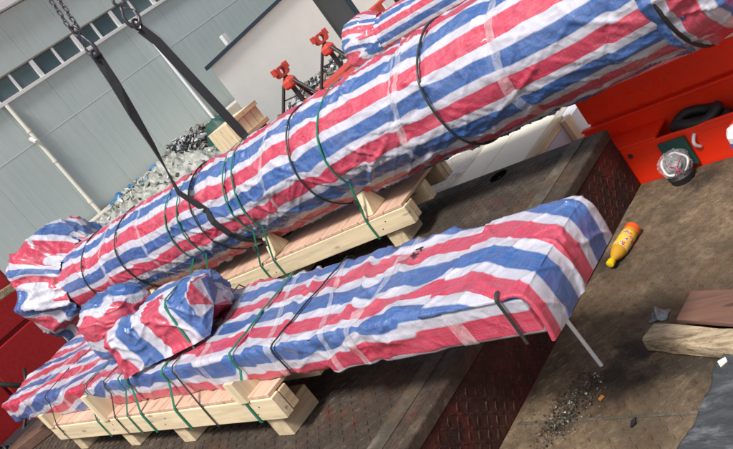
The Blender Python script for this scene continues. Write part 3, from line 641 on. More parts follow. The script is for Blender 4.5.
def tie(y, y_end, mat, w=.012, name='green_strap'):      # plastic strap: over the column and round the pallet rails
    c = AX(np.array([y]))[0]; xs_, zb = float(c[0]), HS+.095
    off = lambda yy: 2.86-.0843*(yy-3)
    th1 = np.linspace(-.45, math.pi+.45, 46); tt = y+.02*np.cos(th1*2); P = taut(tt, th1, .003); pts = [Vector(p) for p in P]
    xr0, xr1 = off(y_end)-.268, off(y_end)+.228
    pts = [Vector((xr0, y_end, zb-.004))]+[Vector((xr0-.001, y_end, zb+.06)), Vector((xr0, y_end, zb+.112))]+pts+[Vector((xr1, y_end, zb+.112)), Vector((xr1, y_end, zb-.004))]
    st = MB().ribbon(pts, w, .003, (0, 1, 0), closed=True).build(name, mat, col)
    a, b = pts[2], pts[5]; m_ = a.lerp(b, .45); d_ = (b-a).normalized()*.018; MB().beam(m_-d_, m_+d_, w+.006, .007, (-1, 0, .3)).build('strap_seal', M['chain'], st)
for y, ye in ((3.04, 3.12), (3.88, 4.05), (3.79, 3.92), (4.53, 4.90), (4.38, 4.62)): tie(y, ye, M['green'])
# ------------------------------------------------------------------ the second striped column behind
AX2 = lambda t: np.stack([7.03+.02*(6.5-t), t, np.full_like(t, .72)-.02*(6.5-t)], -1)
c2 = thing('wrapped_column', 'smaller striped column lying beyond the big one beside the jack stands', 'wrapped load', (6.7, 4.5, GZ))
T2, H2 = np.meshgrid(np.linspace(2.0, 6.35, 260), np.linspace(0, 2*math.pi, 100, endpoint=False)-math.pi/2, indexing='ij')
WRAPU = 2*math.pi*.25
r2 = roll_r(T2, H2, seed=700, R0=.235, bands=[3.0, 3.9, 4.8, 5.6, 6.1])
P2 = AX2(T2.ravel()).reshape(*T2.shape, 3) + np.stack([-np.cos(H2)*r2, 0*T2, np.sin(H2)*r2], -1)
grid('tarp', P2, np.stack([(H2+math.pi/2)*.25, T2], -1), M['tarp'], c2, wrap=True, flip=True); WRAPU = 0.0
bag(c2, 'flange_bag', 6.2, [(6.15, .235), (6.25, .27), (6.33, .33), (6.45, .36), (6.6, .35), (6.68, .26), (6.70, .1), (6.702, .02)], AX2, 720, .62, M['tarp'], .05, 120, .018)
bag(c2, 'flange_bag', 2.0, [(2.1, .235), (2.0, .27), (1.9, .34), (1.8, .36), (1.7, .35), (1.62, .26), (1.60, .1), (1.598, .02)], AX2, 730, .62, M['tarp'], .05, 120, .018)
for y in (3.0, 5.4):
    MB().box((6.75, y-.15, GZ), (7.35, y+.15, .10)).build('cradle_base', M['black'], c2)
    MB().prism([(6.76, y-.08, .101), (7.36, y-.08, .101), (7.36, y-.08, .50), (7.20, y-.08, .46), (6.92, y-.08, .46), (6.76, y-.08, .50)], (0, .16, 0)).build('cradle', M['endgrain'], c2)
# ------------------------------------------------------------------ flat striped package
pk = thing('wrapped_package', 'flat box shaped package in striped tarp overhanging the step', 'wrapped load', (1.6, 3.5, HS+.23))
XF, ZB, ZT = 1.372, .548, .700
PB = [1.50, 2.03, 2.30, 2.52, 2.83, 3.42, 3.78, 3.9, 4.3, 4.95]
yA = lambda c: 2.30-.55*np.clip((c-.04)/.30, 0, 1)**.8
foldA = lambda c, y: (1/(1+np.exp(np.clip((y-yA(c))/.006, -40, 40))))*(c < .42)
foldB = lambda c, y: 1/(1+np.exp(np.clip((np.abs(y-2.95-.35*c)-.13)/.008, -40, 40)))
def box_pt(c, y, off=0.0, seed=800, amp=1.0):        # c: metres round the girth from the front lower edge
    W = .425+.07*(y-1.34); Hh = ZT-ZB; rad = .022
    g_ = 2*(W+Hh); cc = np.mod(c, 1.0)*g_ if False else c
    x = np.where(c < Hh, 0, np.where(c < Hh+W, c-Hh, np.where(c < 2*Hh+W, W, g_-c)))
    z = np.where(c < Hh, c, np.where(c < Hh+W, Hh, np.where(c < 2*Hh+W, 2*Hh+W-c, 0)))
    # rounded corners through a superellipse-like pull
    nx = np.where(c < Hh, -1., np.where(c < Hh+W, 0, np.where(c < 2*Hh+W, 1., 0))); nz = np.where(c < Hh, 0., np.where(c < Hh+W, 1., np.where(c < 2*Hh+W, 0, -1.)))
    for (qx, qz) in ((0., 0.), (0., Hh), (1., Hh), (1., 0.)):
        qx_ = qx*W; sx = 1-2*qx; sz = 1 if qz == 0 else -1
        dx = (x-qx_)*sx; dz = (z-qz)*sz; near = np.clip(1-(np.abs(dx)+np.abs(dz))/rad, 0, 1)
        x = x + sx*near*rad*.30; z = z + sz*near*rad*.30; nx = nx - sx*near*.6; nz = nz - sz*near*.6
    X, Z = XF+x, ZB+z
    d = .006*noise(X*2.2, y*1.5, Z*3, seed)
    for k, (a, b_, sc, am, w) in enumerate(((1.6, 2.0, 1, .008, .06), (-2.0, 1.8, 1, .008, .06), (.6, 2.6, 1, .007, .07), (3.0, 3.4, 1, .005, .07), (-3.5, 4.0, 1, .004, .08))):
        n = noise(y*b_*.8 + X*a, X*3-y*.4*a, Z*4+k, seed+2+k); msk = np.clip(noise(X*2, y*1.6, Z*2+k, seed+20)*1.6+.4+.25*(y > 3.6), 0, 1.3)
        d = d + am*amp*crease(n, w)*msk
    d = d + .0015*noise(X*10, y*8, Z*10, seed+40) + .003*noise(X*5, y*3.5, Z*5, seed+41)
    for b in PB:
        dd = np.abs(y-b-(X-XF)*.3); d = d - .006*np.exp(-(dd/.02)**2) + .005*np.exp(-dd/.09)*noise(X*9, y*2, Z*9, seed+60)
    fA = foldA(c, y); d = d + .007*fA*np.exp(-((y-yA(c))/.16)**2) + .006*foldB(c, y);
    d = d + .45*fold_field(y, c, FB)[0]*(amp if off > .005 else 1); calm = np.clip((y-1.72)/.15, 0, 1); d = d*calm - .004*(1-calm) + off; left = np.clip((y-4.6)/1.2, 0, 1)
    d = d + left*.02*noise(X*5+y*3, y*3, Z*6, seed+70)
    return np.stack([X+nx*d, y, np.maximum(Z+nz*d, .546)], -1)
def girth(y): return 2*(.425+.07*(y-1.34)+ZT-ZB)
YY, UU = np.meshgrid(np.linspace(1.36, 5.86, 620), np.linspace(0, 1, 200, endpoint=False), indexing='ij')
CC = UU*girth(YY); PP = box_pt(CC, YY)
lip = PP[-1:].copy(); cen = lip.mean(1, keepdims=True)
caps_l = np.concatenate([cen+(lip-cen)*s+np.array([0, .05*(1-s), 0]) for s in (.8, .4, .02)], 0)
near = PP[:1].copy(); cn = near.mean(1, keepdims=True); caps_n = np.concatenate([cn+(near-cn)*s for s in (.02, .5, .95)], 0)
pfull = np.concatenate([caps_n, PP, caps_l], 0)
sh = fold_field(YY, CC, FB)[1] + .03*noise(YY*.7, CC*2, 0, 880) + .014*noise(YY*2.4, CC*4, 0, 881) - .045*foldA(CC, YY)*np.clip((.5-CC)/.1, 0, 1) + .03*foldB(CC, YY) + np.where(YY > 4.1, (YY-4.1)*.22 + .06*noise(YY*3, CC*5, 0, 882), 0)
uvm = np.stack([CC+.022+sh, YY], -1); uvf = np.concatenate([uvm[:1].repeat(3, 0), uvm, uvm[-1:].repeat(3, 0)], 0)
grid('tarp', pfull, uvf, M['tarp_box'], pk, wrap=True, flip=True)
# folded end sheet: over the top, then down the near end
s_, x_ = np.meshgrid(np.linspace(0, .40+.165, 110), np.linspace(-.010, .440, 110), indexing='ij')
yy = np.where(s_ < .40, 1.735-s_*1.0-.06*(x_/.45)*(1-s_/.4), 1.335-.010*np.sin(np.clip((s_-.4)/.165, 0, 1)*3.1)); zz = np.where(s_ < .40, ZT+.005, ZT+.005-(s_-.40))
xe = np.clip(x_, 0, .43); yy = yy + np.where(s_ >= .4, 1.2*(np.maximum(0, -x_)+np.maximum(0, x_-.43)), 0); drop = np.maximum(0, -x_)+np.maximum(0, x_-.43)
tp = np.clip((s_-.40)/.165, 0, 1)
zz = zz - np.where(s_ < .4, drop, 0) - .009*np.exp(-(x_/.022)**2)*np.clip((.37-s_)/.05, 0, 1); wr = .008*crease(noise(s_*3+x_*2.5, x_*5, 0, 901), .07)+.008*noise(s_*3, x_*4, 0, 902)+.006*crease(noise(s_*5, x_*6-s_*4, 0, 903), .07); wr = wr*np.clip(np.minimum(x_, .43-x_)/.05+.3, .3, 1)
rd = np.exp(-((s_-.40)/.025)**2)*.010
PEn = np.stack([XF+xe-.003*(x_ < 0)+.003*(x_ > .43)+.02*tp*(x_-.2), yy-np.where(s_ >= .4, wr, 0)+rd*.6, zz+np.where(s_ < .4, wr, 0)-rd], -1)
grid('end_flap', PEn, np.stack([x_+.174+.118*(lambda v: v*v*(3-2*v))(np.clip((s_-.10)/.36, 0, 1))+.02*noise(s_*3, x_*3, 0, 905)*np.clip(x_/.1, 0, 1), s_], -1), M['tarp_box'], pk, flip=True)
def pk_path(y0, sl, off, c0=-.0, c1=None, n=60):
    W = .425+.07*(y0-1.34); cm = np.linspace(.0, 2*(ZT-ZB)+W if c1 is None else c1, n)
    return box_pt(cm, y0+sl*np.clip((cm-.152)/W, 0, 1), off+.006+.004*(y0 < 1.7), amp=.25)
def pk_tape(y0, sl, w, mat=None, name='clear_tape'):
    cm = np.linspace(.01, .152*2+.425+.07*(y0-1.34)-.01, 90); t2, c2_ = np.meshgrid(np.linspace(-1, 1, 7), cm, indexing='ij')
    yv = y0+sl*np.clip((c2_-.152)/.47, 0, 1)+t2*w/2*(1+.3*noise(c2_*12, y0, 0, 950))+.012*noise(c2_*6, y0, 1, 951)
    p = box_pt(c2_, yv, .004); return grid(name, p, np.stack([yv, c2_], -1), mat or M['film'], pk, flip=True)
for y0, sl, w in ((2.56, .27, .035), (2.22, .27, .03), (2.08, -.05, .035), (1.62, .0, .05), (3.05, .2, .04), (3.3, .1, .03), (4.7, .1, .05), (5.3, -.1, .06)): pk_tape(y0, sl, w)
def pk_strap(y0, sl, mat, w=.014, ybot=None, name='green_strap', rail=True, W=None):
    P = [Vector(p) for p in pk_path(y0, sl, .006, c1=W)]
    yb = y0 if ybot is None else ybot
    if rail: P = [Vector((1.289, yb, HS+.103)), Vector((1.289, yb, HS+.16)), Vector((1.291, yb, HS+.222))] + P[6:-6] + [Vector((1.886, yb+sl, .53)), Vector((1.886, yb+sl, HS+.103))]
    MB().ribbon(P, w, .003, (0, 1, 0), closed=rail).build(name, mat, pk)
pk_strap(2.80, .1, M['green'], .015, 2.81); pk_strap(3.42, .1, M['green'], .017, 3.39); pk_strap(3.80, .1, M['green'], .017, 3.74); pk_strap(3.88, .1, M['green'], .012, 3.90); pk_strap(4.05, .05, M['greyband'], .010, 4.05, 'grey_strap'); pk_strap(4.34, .05, M['green'], .012, 4.29); pk_strap(4.95, .05, M['greyband'], .010, 4.89, 'grey_strap'); pk_strap(3.30, .1, M['greyband'], .009, 3.15, 'grey_strap')
pk_strap(2.52, -.04, M['rubber'], .009, rail=False, name='black_strap'); pk_strap(1.42, .02, M['greyband'], .010, rail=False, name='dark_strap', W=.165)
mk = MB()
for a, b in (((0, 0), (.030, .012)), ((.012, .018), (.014, -.022)), ((.03, -.02), (.052, -.006)), ((.045, .014), (.05, -.02)), ((-.012, -.012), (.004, -.018))):
    c0 = box_pt(np.array([.50]), np.array([2.0]))[0]; mk.beam((c0[0]+a[0], c0[1]+a[1], c0[2]+.005), (c0[0]+b[0], c0[1]+b[1], c0[2]+.005), .005, .002)
mk.build('pen_mark', M['ink'], pk)
# lumpy bundle and wrapped box lying on the package
def blob(parent, name, c, rx, ry, rz, rot, seed, ang, amp, off=0.0, mat=None, n=110, m_=150):
    ph, th = np.meshgrid(np.linspace(-math.pi/2, math.pi/2, n), np.linspace(0, 2*math.pi, m_, endpoint=False), indexing='ij')
    sgnp = lambda v, e: np.sign(v)*np.abs(v)**e
    X, Y, Z = sgnp(np.cos(ph), .8)*sgnp(np.cos(th), .85), sgnp(np.cos(ph), .8)*sgnp(np.sin(th), .85), sgnp(np.sin(ph), .8)
    k = 1+amp*(1.1*noise(X*1.2, Y*1.2, Z*1.2, seed)+.4*crease(noise(X*1.5+Z, Y*1.5, Z*1.5, seed+1), .08)+.3*crease(noise(X*2.2, Y*2.2-X*1.2, Z*2.2, seed+2), .08)+.06*noise(X*5, Y*5, Z*5, seed+3))
    cr_, sr_ = math.cos(rot), math.sin(rot); lx, ly, lz = X*rx*k, Y*ry*k, Z*rz*k
    P = np.stack([c[0]+lx*cr_-ly*sr_, c[1]+lx*sr_+ly*cr_, np.maximum(c[2]+lz, .716)], -1)
    u = lz*math.cos(ang)+lx*math.sin(ang)+.06*noise(X*1.5, Y*1.5, Z*1.5, seed+5); u = u*.75+off
    return grid(name, P, np.stack([u, ly], -1), mat or M['tarp'], parent, wrap=True, flip=True)
bl = thing('wrapped_bundle', 'knobbly striped bundle tied up on the far end of the flat package', 'wrapped load', (1.66, 3.85, ZT+.012))
blob(bl, 'tarp', (1.67, 4.12, .86), .16, .21, .17, .3, 1000, .5, .11, .04)
blob(bl, 'tarp', (1.70, 3.52, .80), .14, .30, .13, .2, 1020, .9, .10, .10)
bx = thing('wrapped_box', 'small striped box with broad slanting stripes strapped on the flat package', 'wrapped load', (1.55, 3.35, ZT+.012))
A0, A1 = np.array([1.352, 3.706, .722]), np.array([1.536, 3.146, .722]); ed = (A1-A0); Ln = np.linalg.norm(ed); ed /= Ln; ind = np.array([ed[1], -ed[0], 0])*-1
ind = ind if ind[0] > 0 else -ind
HB, DB = .205, .17
s2, a2 = np.meshgrid(np.linspace(-.06, Ln+.06, 130), np.linspace(0, HB+DB+HB, 130), indexing='ij')
lean = .03
zz = np.where(a2 < HB, a2, np.where(a2 < HB+DB, HB, 2*HB+DB-a2)); dd = np.where(a2 < HB, lean*a2/HB, np.where(a2 < HB+DB, lean+a2-HB, lean+DB+.02))
for q in (HB, HB+DB): zz = zz-.012*np.exp(-((a2-q)/.02)**2)
w_ = .009*noise(s2*5, a2*5, 0, 1100)+.011*crease(noise(s2*6+a2*5, a2*6, 0, 1101), .11)+.008*crease(noise(s2*9-a2*8, a2*7, 0, 1102), .12)+.003*noise(s2*30, a2*30, 0, 1103)
se_ = np.clip(s2, 0, Ln); over = np.maximum(0, -s2)+np.maximum(0, s2-Ln)
nrm = np.where(a2[..., None] < HB, -ind, np.where(a2[..., None] < HB+DB, np.array([0, 0, 1.]), ind))
Pb = A0+ed*se_[..., None]+ind*dd[..., None]+np.array([0, 0, 1.])*zz[..., None]+nrm*w_[..., None]
kk_ = (over/.06)[..., None]; cenb = A0+ed*(se_+.045*np.sign(s2-Ln/2))[..., None]+ind*(DB/2)+np.array([0, 0, HB*.4]); Pb = Pb*(1-kk_*.97)+cenb*kk_*.97
ub = np.where(s2 > Ln, Ln*.62+a2*.62+.02, s2*.62+a2*.22+.02)
grid('tarp', Pb, np.stack([ub, a2], -1), M['tarp_box'], bx, flip=False)
for (st, mt) in ((.47, 'green'),):
    pth = [Vector(A0+ed*st+ind*d_+np.array([0, 0, z_])) for d_, z_ in ((-.012, -.02), (.0, .1), (.018, .20), (.05, .222), (.2, .222), (.256, .20), (.262, .0))]
    MB().ribbon(pth, .012, .003, tuple(ed)).build('strap', M[mt], bx)
# ------------------------------------------------------------------ slings, hooks, chains
HK1, HK2 = Vector((2.60, 4.13, 2.04)), Vector((2.95, 4.13, 2.06))
slg = thing('lifting_sling', 'black webbing sling passing under the big striped column', 'sling', (2.78, 4.1, .55))
cax = AX(np.array([4.1]))[0]
pth = [HK1+Vector((0, .0, -.02))]; axl = [Vector((.81, -.59, 0))]
for z, y, x, a in ((1.85, 4.14, 2.585, (.85, -.4, 0)), (1.65, 4.16, 2.56, (1, -.05, 0)), (1.45, 4.18, 2.54, (.85, .55, 0)), (1.3, 4.2, 2.52, (.5, .85, 0)), (1.15, 4.21, 2.49, (.15, 1, 0))):
    pth.append(Vector((x, y, z))); axl.append(Vector(a))
for th in np.linspace(.35, -math.pi-.15, 30):
    p = roll_pt(np.array([4.08+.09*math.sin(th) if th > -1.6 else 3.99+.10*min(1, (-1.6-th)/1.6)]), np.array([th]), .008)[0]; pth.append(Vector(p)); axl.append(Vector((0, 1, 0)))
for z in (1.2, 1.6, 1.9): pth.append(Vector((3.06-.1*(z-1.1), 4.12, z))); axl.append(Vector((.81, -.59, 0)))
pth.append(HK2+Vector((0, 0, -.05))); axl.append(Vector((.81, -.59, 0)))
MB().ribbon(pth, .056, .008, axl).build('webbing', M['webbing'], slg)
for hk in (HK1, HK2):
    q = [hk+Vector((.0+.03*math.cos(a), .03*math.cos(a)*.2, -.02+.035*math.sin(a))) for a in np.linspace(0, 2*math.pi, 16, endpoint=False)]
    MB().tube(q, .008, 8, closed=True).build('eye_loop', M['webbing'], slg, smooth=True)
def hook(base, yaw, label):
    t = thing('crane_hook', label, 'hook', base, 'steel hooks holding the black sling')
    d = Vector((math.cos(yaw), math.sin(yaw), 0)); z = Vector((0, 0, 1))
    q = [base+d*(.030*math.cos(a))+z*(.148+.030*math.sin(a)) for a in np.linspace(0, 2*math.pi, 18, endpoint=False)]
    MB().tube(q, .009, 8, closed=True).build('eye', M['hook'], t, smooth=True)
    pts = [(-.012, .18), (-.03, .13), (-.055, .08), (-.06, .03), (-.045, -.015), (-.005, -.035), (.035, -.02), (.058, .02), (.062, .06), (.056, .095)]
    sc = .70; rr = [v*.62 for v in (.013, .015, .017, .019, .021, .022, .020, .016, .012, .007)]
    MB().tube([base+d*x*sc+z*y*sc for x, y in pts], rr, 10).build('hook_body', M['hook'], t, smooth=True)
    MB().tube([base+d*x*sc+z*y*sc for x, y in ((-.02, .15), (.03, .12), (.056, .085))], .004, 6).build('latch', M['chain'], t, smooth=True)
hook(HK1, 1.6, 'dark steel hook at the top of the left sling leg'); hook(HK2, -.25, 'dark steel hook at the top of the right sling leg')
lk = []
for a in np.linspace(0, 2*math.pi, 20, endpoint=False):
    x, z = math.cos(a)*.0095, math.sin(a)*.0095 + (.0115 if math.sin(a) >= 0 else -.0115); lk.append((x, 0, z))
link_me = MB().tube(lk, .0043, 7, closed=True).mesh('link', M['chain'], smooth=True)
def chain(base, drift, label):
    t = thing('lifting_chain', label, 'chain', base, 'doubled crane chains above the hooks')
    for k in (-1, 1):
        for i in range(52):
            z = .01+i*.0325; o = mkobj('link', link_me, t, (k*.015+drift[0]*z+.004*random.uniform(-1, 1), drift[1]*z-k*.012, z)); o.rotation_euler = (0, 0, .5+(math.pi/2 if i % 2 else 0)+.15*random.uniform(-1, 1))
chain(HK1+Vector((0, 0, .165)), (.12, 0), 'doubled steel chain above the left hook'); chain(HK2+Vector((0, 0, .165)), (-.06, 0), 'doubled steel chain above the right hook')
# ------------------------------------------------------------------ red machine frame beyond the deck edge
rm = thing('red_machine_frame', 'bright red welded steel frame along the far edge of the deck', 'machine frame', (3.6, 1.0, GZ))
X1 = DX1+.012
MB().box((X1, -1.2, -.05), (X1+.016, 2.35, .187)).build('side_plate', M['red'], rm, bevel=.003)
MB().box((X1, 1.83, .188), (3.298, 2.33, .200)).build('top_plate', M['red'], rm, bevel=.002)
MB().box((X1, -1.2, .188), (3.298, 1.45, .200)).build('top_plate', M['red'], rm, bevel=.002)
MB().box((X1+.018, 1.40, .02), (3.298, 1.88, .03)).build('tray_floor', M['black'], rm)
MB().box((3.30, -1.2, -.3), (3.315, 2.24, .270)).build('web_plate', M['red'], rm)
MB().box((3.285, -1.2, .271), (3.315, 2.24, .284)).build('flange_lip', M['red'], rm, bevel=.002)
MB().prism([(3.316, -1.2, .296), (3.330, -1.2, .296), (3.330, -1.2, .43), (3.316, -1.2, .43)], (0, 3.40, 0)).build('upper_plate', M['red'], rm)
MB().box((3.290, -1.2, .4302), (3.36, 2.20, .442)).build('cap_flange', M['red'], rm, bevel=.002)
MB().box((3.331, -1.2, -.3), (3.36, 2.20, .43)).build('inner_web', M['red'], rm)
for y in (-.8, .6, 2.1): MB().box((3.40, y-.05, GZ), (3.56, y+.05, .2)).build('leg', M['red'], rm)
MB().box((3.361, -1.2, .1), (3.60, 2.34, .2)).build('inner_beam', M['red'], rm)
MB().box((3.40, 1.56, .443), (3.42, 1.58, .50)).build('stud', M['red'], rm)
q = [Vector((X1-.002, 1.66+.012*math.sin(t*3), .155-.07*t)) + Vector((-.022*math.sin(math.pi*t), 0, 0)) for t in np.linspace(0, 1, 9)]
MB().tube(q, .008, 8).build('handle', M['frame'], rm, smooth=True)
MB().box((3.02, 1.44, .001), (3.118, 1.48, .17)).build('end_bracket', M['red'], rm, bevel=.004)
for y in (1.30, 1.98): MB().lathe([(0, .012), (.008, .012)], 6, (X1, y, .15), (-1, 0, 0)).build('bolt', M['chain'], rm)
tt = MB()
for i, r_ in enumerate((.10, .085, .07)):
    tt.tube([(3.215+.06*math.cos(a), 1.66+1.5*r_*math.sin(a), .10+i*.045+.01*math.sin(3*a)) for a in np.linspace(0, 2*math.pi, 28, endpoint=False)], .024, 8, closed=True)
tag(tt.build('coiled_belt', M['rubber'], smooth=True), 'coiled black rubber belt lying in the red tray', 'belt')
# pale crate between the column and the red frame
M['crpanel'] = plain('cream_panel', (.84, .80, .68), .6, 0, .10, 2.5, .0006)
ck = thing('plywood_crate', 'cream plywood crate with battens behind the far deck edge', 'crate', (3.6, 3.2, GZ))
CZ = .295
MB().box((3.16, 2.46, GZ), (4.0, 4.3, .262)).build('body', M['palepanel'], ck)
y = 2.55; wd = (.30, .42, .40, .38)
for w in wd: MB().box((3.155, y, .264), (4.0, y+w-.006, CZ)).build('panel', M['crpanel'], ck, bevel=.002); y += w
for yb in (2.462,): MB().box((3.15, yb, .263), (3.56, yb+.07, CZ+.009)).build('batten', M['pine_x'], ck, bevel=.003)
MB().box((3.50, 2.425, -.3), (3.57, 2.458, CZ)).build('corner_post', M['pine_z'], ck, bevel=.003); MB().box((3.17, 2.43, .08), (3.498, 2.457, .13)).build('end_rail', M['pine_x'], ck, bevel=.003)
Xp, Yp = np.meshgrid(np.linspace(3.16, 3.95, 50), np.linspace(3.05, 4.2, 60), indexing='ij')
fo = grid('plastic_film', np.stack([Xp, Yp, CZ+.015+.025*noise(Xp*4, Yp*4, 0, 5)+.03*crease(noise(Xp*3+Yp*2, Yp*3, 0, 6), .1)], -1), None, film_mat('milky_sheet', .85, (.72, .68, .66), .3)); tag(fo, 'milky crumpled plastic film lying over the cream crate', 'plastic film')
# ------------------------------------------------------------------ small things on the lower deck
rodp = MB().tube([(1.872, 1.722, .010), (1.86, 1.722, .25), (1.85, 1.722, .5)], .0075, 12).build('white_rod', M['whitepole'], smooth=True, ang=50); tag(rodp, 'thin white rod leaning against the near end of the flat package', 'rod')
bt = thing('drink_bottle', 'yellow labelled drink bottle lying on the rusty deck', 'bottle', (2.58, 1.92, 0))
b0 = Vector((2.455, 1.90, .033)); bd = (Vector((2.69, 1.875, .033))-b0).normalized()
MB().lathe([(.024, .012), (.035, .014), (.06, .026), (.085, .032), (.10, .0325), (.195, .0325), (.215, .031), (.232, .032), (.238, .026), (.236, .01)], 28, b0, bd).build('body', M['juice'], bt, smooth=True, ang=50)
MB().lathe([(.092, .0332), (.093, .0336), (.190, .0336), (.191, .0332)], 28, b0, bd).build('label', M['label'], bt, smooth=True, ang=50)
MB().lathe([(-.002, .014), (0, .0165), (.020, .0165), (.022, .015)], 20, b0, bd).build('cap', M['yellow'], bt, smooth=True, ang=50)
MB().lathe([(.208, .0322), (.212, .0335), (.234, .0335), (.239, .027)], 28, b0, bd).build('base_band', paint_mat('orange_red_base', (.62, .09, .015), .25, .1), bt, smooth=True, ang=50)
# timber plank, board, debris, plate
def rough_plank(name, a, b, w, h, mat, label, cat, seed, z0):
    a, b = Vector(a), Vector(b); d = (b-a).normalized(); s = Vector((-d.y, d.x, 0)); L = (b-a).length; n, k = 60, 28
    cs = []
    for i in range(k):
        an = 2*math.pi*i/k; c, sn = math.cos(an), math.sin(an); e = .22; cs.append((np.sign(c)*abs(c)**e*w/2, np.sign(sn)*abs(sn)**e*h/2))
    cs = np.array(cs); ts = np.concatenate([[0.0, 0.0], np.linspace(0, 1, n), [1.0, 1.0]]); sc = np.concatenate([[.02, .9], np.ones(n), [.9, .02]])
    TT, KK = np.meshgrid(ts, np.arange(k), indexing='ij'); SC = sc[:, None]
    ox, oz = cs[KK, 0]*SC, cs[KK, 1]*SC
    ox = ox + .05*w*noise(TT*L*8, ox*20, oz*20, seed)*SC; oz = oz + .09*h*noise(TT*L*12, ox*30, oz*20, seed+1)*SC
    endj = .012*noise(ox*40, oz*40, 0, seed+2)*((TT == 0)|(TT == 1))
    P = np.array(a)+np.array(d)*(TT*L+endj)[..., None]+np.array(s)*ox[..., None]+np.array([0, 0, 1.])*(z0+h/2+np.maximum(oz, -h/2))[..., None]
    return tag(grid(name, P, None, mat, wrap=True, flip=True), label, cat)
rough_plank('timber_plank', (1.965, 1.545, 0), (1.80, 1.0, 0), .085, .055, M['oldwood'], 'thick splintered pale timber plank in front of the red brown board', 'plank', 1200, .002)
tag(MB().prism([(1.985, 1.44, .052), (1.87, 1.06, .052), (2.03, 1.02, .060), (2.115, 1.42, .060)], (0, 0, .018)).build('thin_board', M['redboard'], bevel=.003), 'flat red brown board lying behind the thick splintered plank', 'board')
tag(MB().box((2.03, 1.08, .002), (2.11, 1.40, .05)).build('support_block', M['black'], bevel=.004), 'dark block under the red brown board', 'block')
Xd, Yd = np.meshgrid(np.linspace(2.075, 2.135, 36), np.linspace(1.54, 1.61, 36), indexing='ij')
rr_ = np.sqrt(((Xd-2.105)/.034)**2+((Yd-1.575)/.038)**2)
tag(grid('crumpled_foil', np.stack([Xd, Yd, .003+np.clip(1-rr_, 0, 1)*.035*(1+.8*noise(Xd*50, Yd*50, 0, 9))], -1), None, plain('dirty_foil', (.20, .22, .24), .35, .3, .6, 30)), 'crumpled grey foil scrap at the end of the splintered plank', 'foil')
ppoly = [(1.30, 1.335), (1.50, 1.287), (1.66, 1.275), (1.79, 1.285), (1.815, 1.22), (1.80, .85), (1.30, .80)]
Xq, Yq = np.meshgrid(np.linspace(0, 1, 70), np.linspace(0, 1, 60), indexing='ij')
Px = 1.20+.60*Xq+.03*Yq*Xq; Py = .80+(.455+.02*noise(Xq*6, 0, 0, 31)+.05*(1-Xq))*Yq; Pz = .022+.006*noise(Xq*5, Yq*5, 0, 32)+.004*noise(Xq*18, Yq*14, 0, 33)
po = grid('weathered_sheet', np.stack([Px, Py, Pz], -1), None, M['plate']); so_ = po.modifiers.new('thickness', 'SOLIDIFY'); so_.thickness = .012; tag(po, 'weathered blue grey sheet lying at the near deck corner', 'sheet')
tag(MB().prism([(1.775, 1.25, .028), (1.795, 1.232, .028), (1.808, 1.24, .028), (1.792, 1.262, .028)], (.002, 0, .012)).build('wood_chip', M['cream'], bevel=.002), 'small cream wood chip on the edge of the blue grey sheet', 'wood chip')
# broken glass
gb = MB()
for i in range(620):
    t = random.random(); cx, cy = 1.82-.26*t+random.gauss(0, .042), 1.745+.065*t+random.gauss(0, .040); s = random.choice((.0012, .0018, .0025, .0045)); a = random.uniform(0, 6.3)
    pts = [Vector((cx+s*math.cos(a+k*2.1)*random.uniform(.6, 1.4), cy+s*math.sin(a+k*2.1)*random.uniform(.6, 1.4), .004+random.uniform(0, .005))) for k in range(3)]
    gb.prism(pts, (0, 0, random.uniform(.002, .006)))
tag(gb.build('broken_glass', M['shard']), 'scattered broken glass bits on the deck below the white rod', kind='stuff')
Xh, = (0,)
tag(MB().prism([(1.575, 1.50, .0052), (1.592, 1.487, .0052), (1.616, 1.496, .0052), (1.600, 1.506, .0052)], (0, 0, .005)).build('deck_hole_patch', M['rubber']), 'small black patch standing for a dark hole in the deck near the weathered sheet', 'scrap')  # raised black patch standing for a dark hole; its shade is put into the colour
tag(MB().prism([(1.70, 1.66, .0052), (1.72, 1.65, .0052), (1.728, 1.665, .0052), (1.71, 1.672, .0052)], (0, 0, .004)).build('leaf_scrap', plain('orange_scrap', (.42, .17, .04), .7)), 'tiny orange brown scrap beside the broken glass', 'scrap')
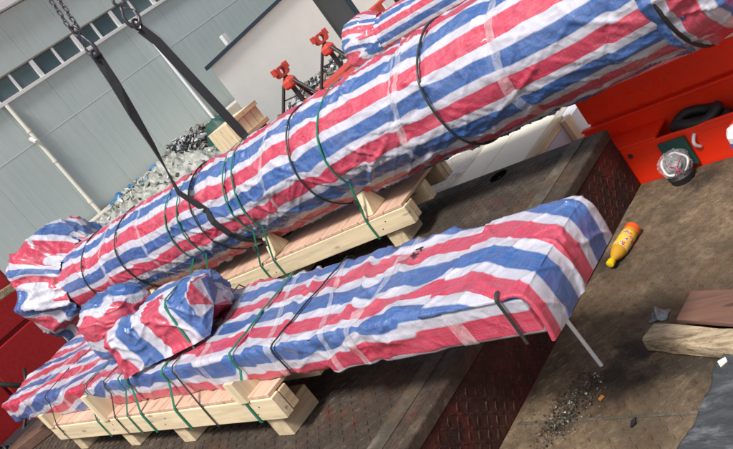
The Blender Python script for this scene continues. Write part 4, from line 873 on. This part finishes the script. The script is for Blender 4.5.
# film wrapped cable roll beside the red plate
cc_ = thing('cable_roll', 'grey cable roll wrapped in clear film with pink ribbon beside the red plate', 'cable roll', (3.045, 1.765, 0))
O_ = Vector((3.045, 1.765, .085)); tb = []
MB().lathe([(0, .052), (.03, .060), (.042, .05)], 20, (3.045, 1.765, .003), (0, 0, 1)).build('base', M['rubber'], cc_, smooth=True, ang=40)
tq = Vector((-.75, -.35, .55)).normalized(); ta = tq.orthogonal().normalized(); tb_ = tq.cross(ta)
for i in range(9):
    rr, oo = .034+.020*math.sin(i*.7), -.028+.007*i
    MB().tube([O_+tq*oo+(ta*math.cos(a)+tb_*math.sin(a))*(rr+(.003*math.sin(5*a+i)+.004*math.sin(2*a+i*2))) for a in np.linspace(0, 2*math.pi, 30, endpoint=False)], .006, 7, closed=True).build('cable_turn', (M['white'], M['cable'], M['rubber'])[i % 3], cc_, smooth=True)
def filmball():
    ph, th = np.meshgrid(np.linspace(-math.pi/2, math.pi/2, 50), np.linspace(0, 2*math.pi, 70, endpoint=False), indexing='ij'); X, Y, Z = np.cos(ph)*np.cos(th), np.cos(ph)*np.sin(th), np.sin(ph)
    r = .066*(1+.10*crease(noise(X*1.8, Y*1.8, Z*1.8, 51), .09)+.14*noise(X*1.4, Y*1.4, Z*1.4, 52)); return grid('film', np.stack([O_.x+X*r, O_.y+Y*r, np.maximum(.035, O_.z+Z*r*.95)], -1), np.stack([th, ph], -1), M['film2'], cc_, wrap=True, flip=True)
filmball()
fcam = Vector((-.83, -.47, .30)); sx_ = Vector((.49, -.87, 0)); sz_ = fcam.cross(sx_)*-1 if fcam.cross(sx_).z < 0 else fcam.cross(sx_)
for dx, dz in ((-.5, -.75), (-.15, -.95), (.25, -.9), (.55, .45), (-.6, .5)):
    q = [O_+(fcam+sx_*(dx*t)*1.1+sz_*(dz*t-.1)*1.1).normalized()*.072 for t in np.linspace(0, 1, 7)]
    MB().ribbon(q, .0045, .0012, tuple(sx_ if abs(dz) > abs(dx) else sz_)).build('pink_ribbon', M['pink'], cc_)
MB().box((3.112, 1.70, .02), (3.128, 1.83, .165)).build('backing_plate', M['darkgreen'], cc_, bevel=.002)
lb = thing('blue_canister', 'white canister with a blue label at the right edge of the deck', 'canister', (3.0, 1.425, 0))
MB().lathe([(0, .05), (.01, .055), (.16, .055), (.185, .04), (.19, .02)], 8, (3.0, 1.425, .003), (0, 0, 1)).build('body', M['white'], lb, bevel=.004)
MB().lathe([(.045, .0566), (.135, .0566)], 8, (3.0, 1.425, .003), (0, 0, 1)).build('label', M['blueprint'], lb)
kb = MB().lathe([(0, .05), (.02, .055), (.06, .045), (.085, .02), (.10, .006)], 7, (3.33, 1.395, .443), (0, 0, 1)).build('wooden_knob', M['cream'], bevel=.004); kb.name = 'cream_cone'; tag(kb, 'cream pointed cone standing on the red frame at the right', 'cone')
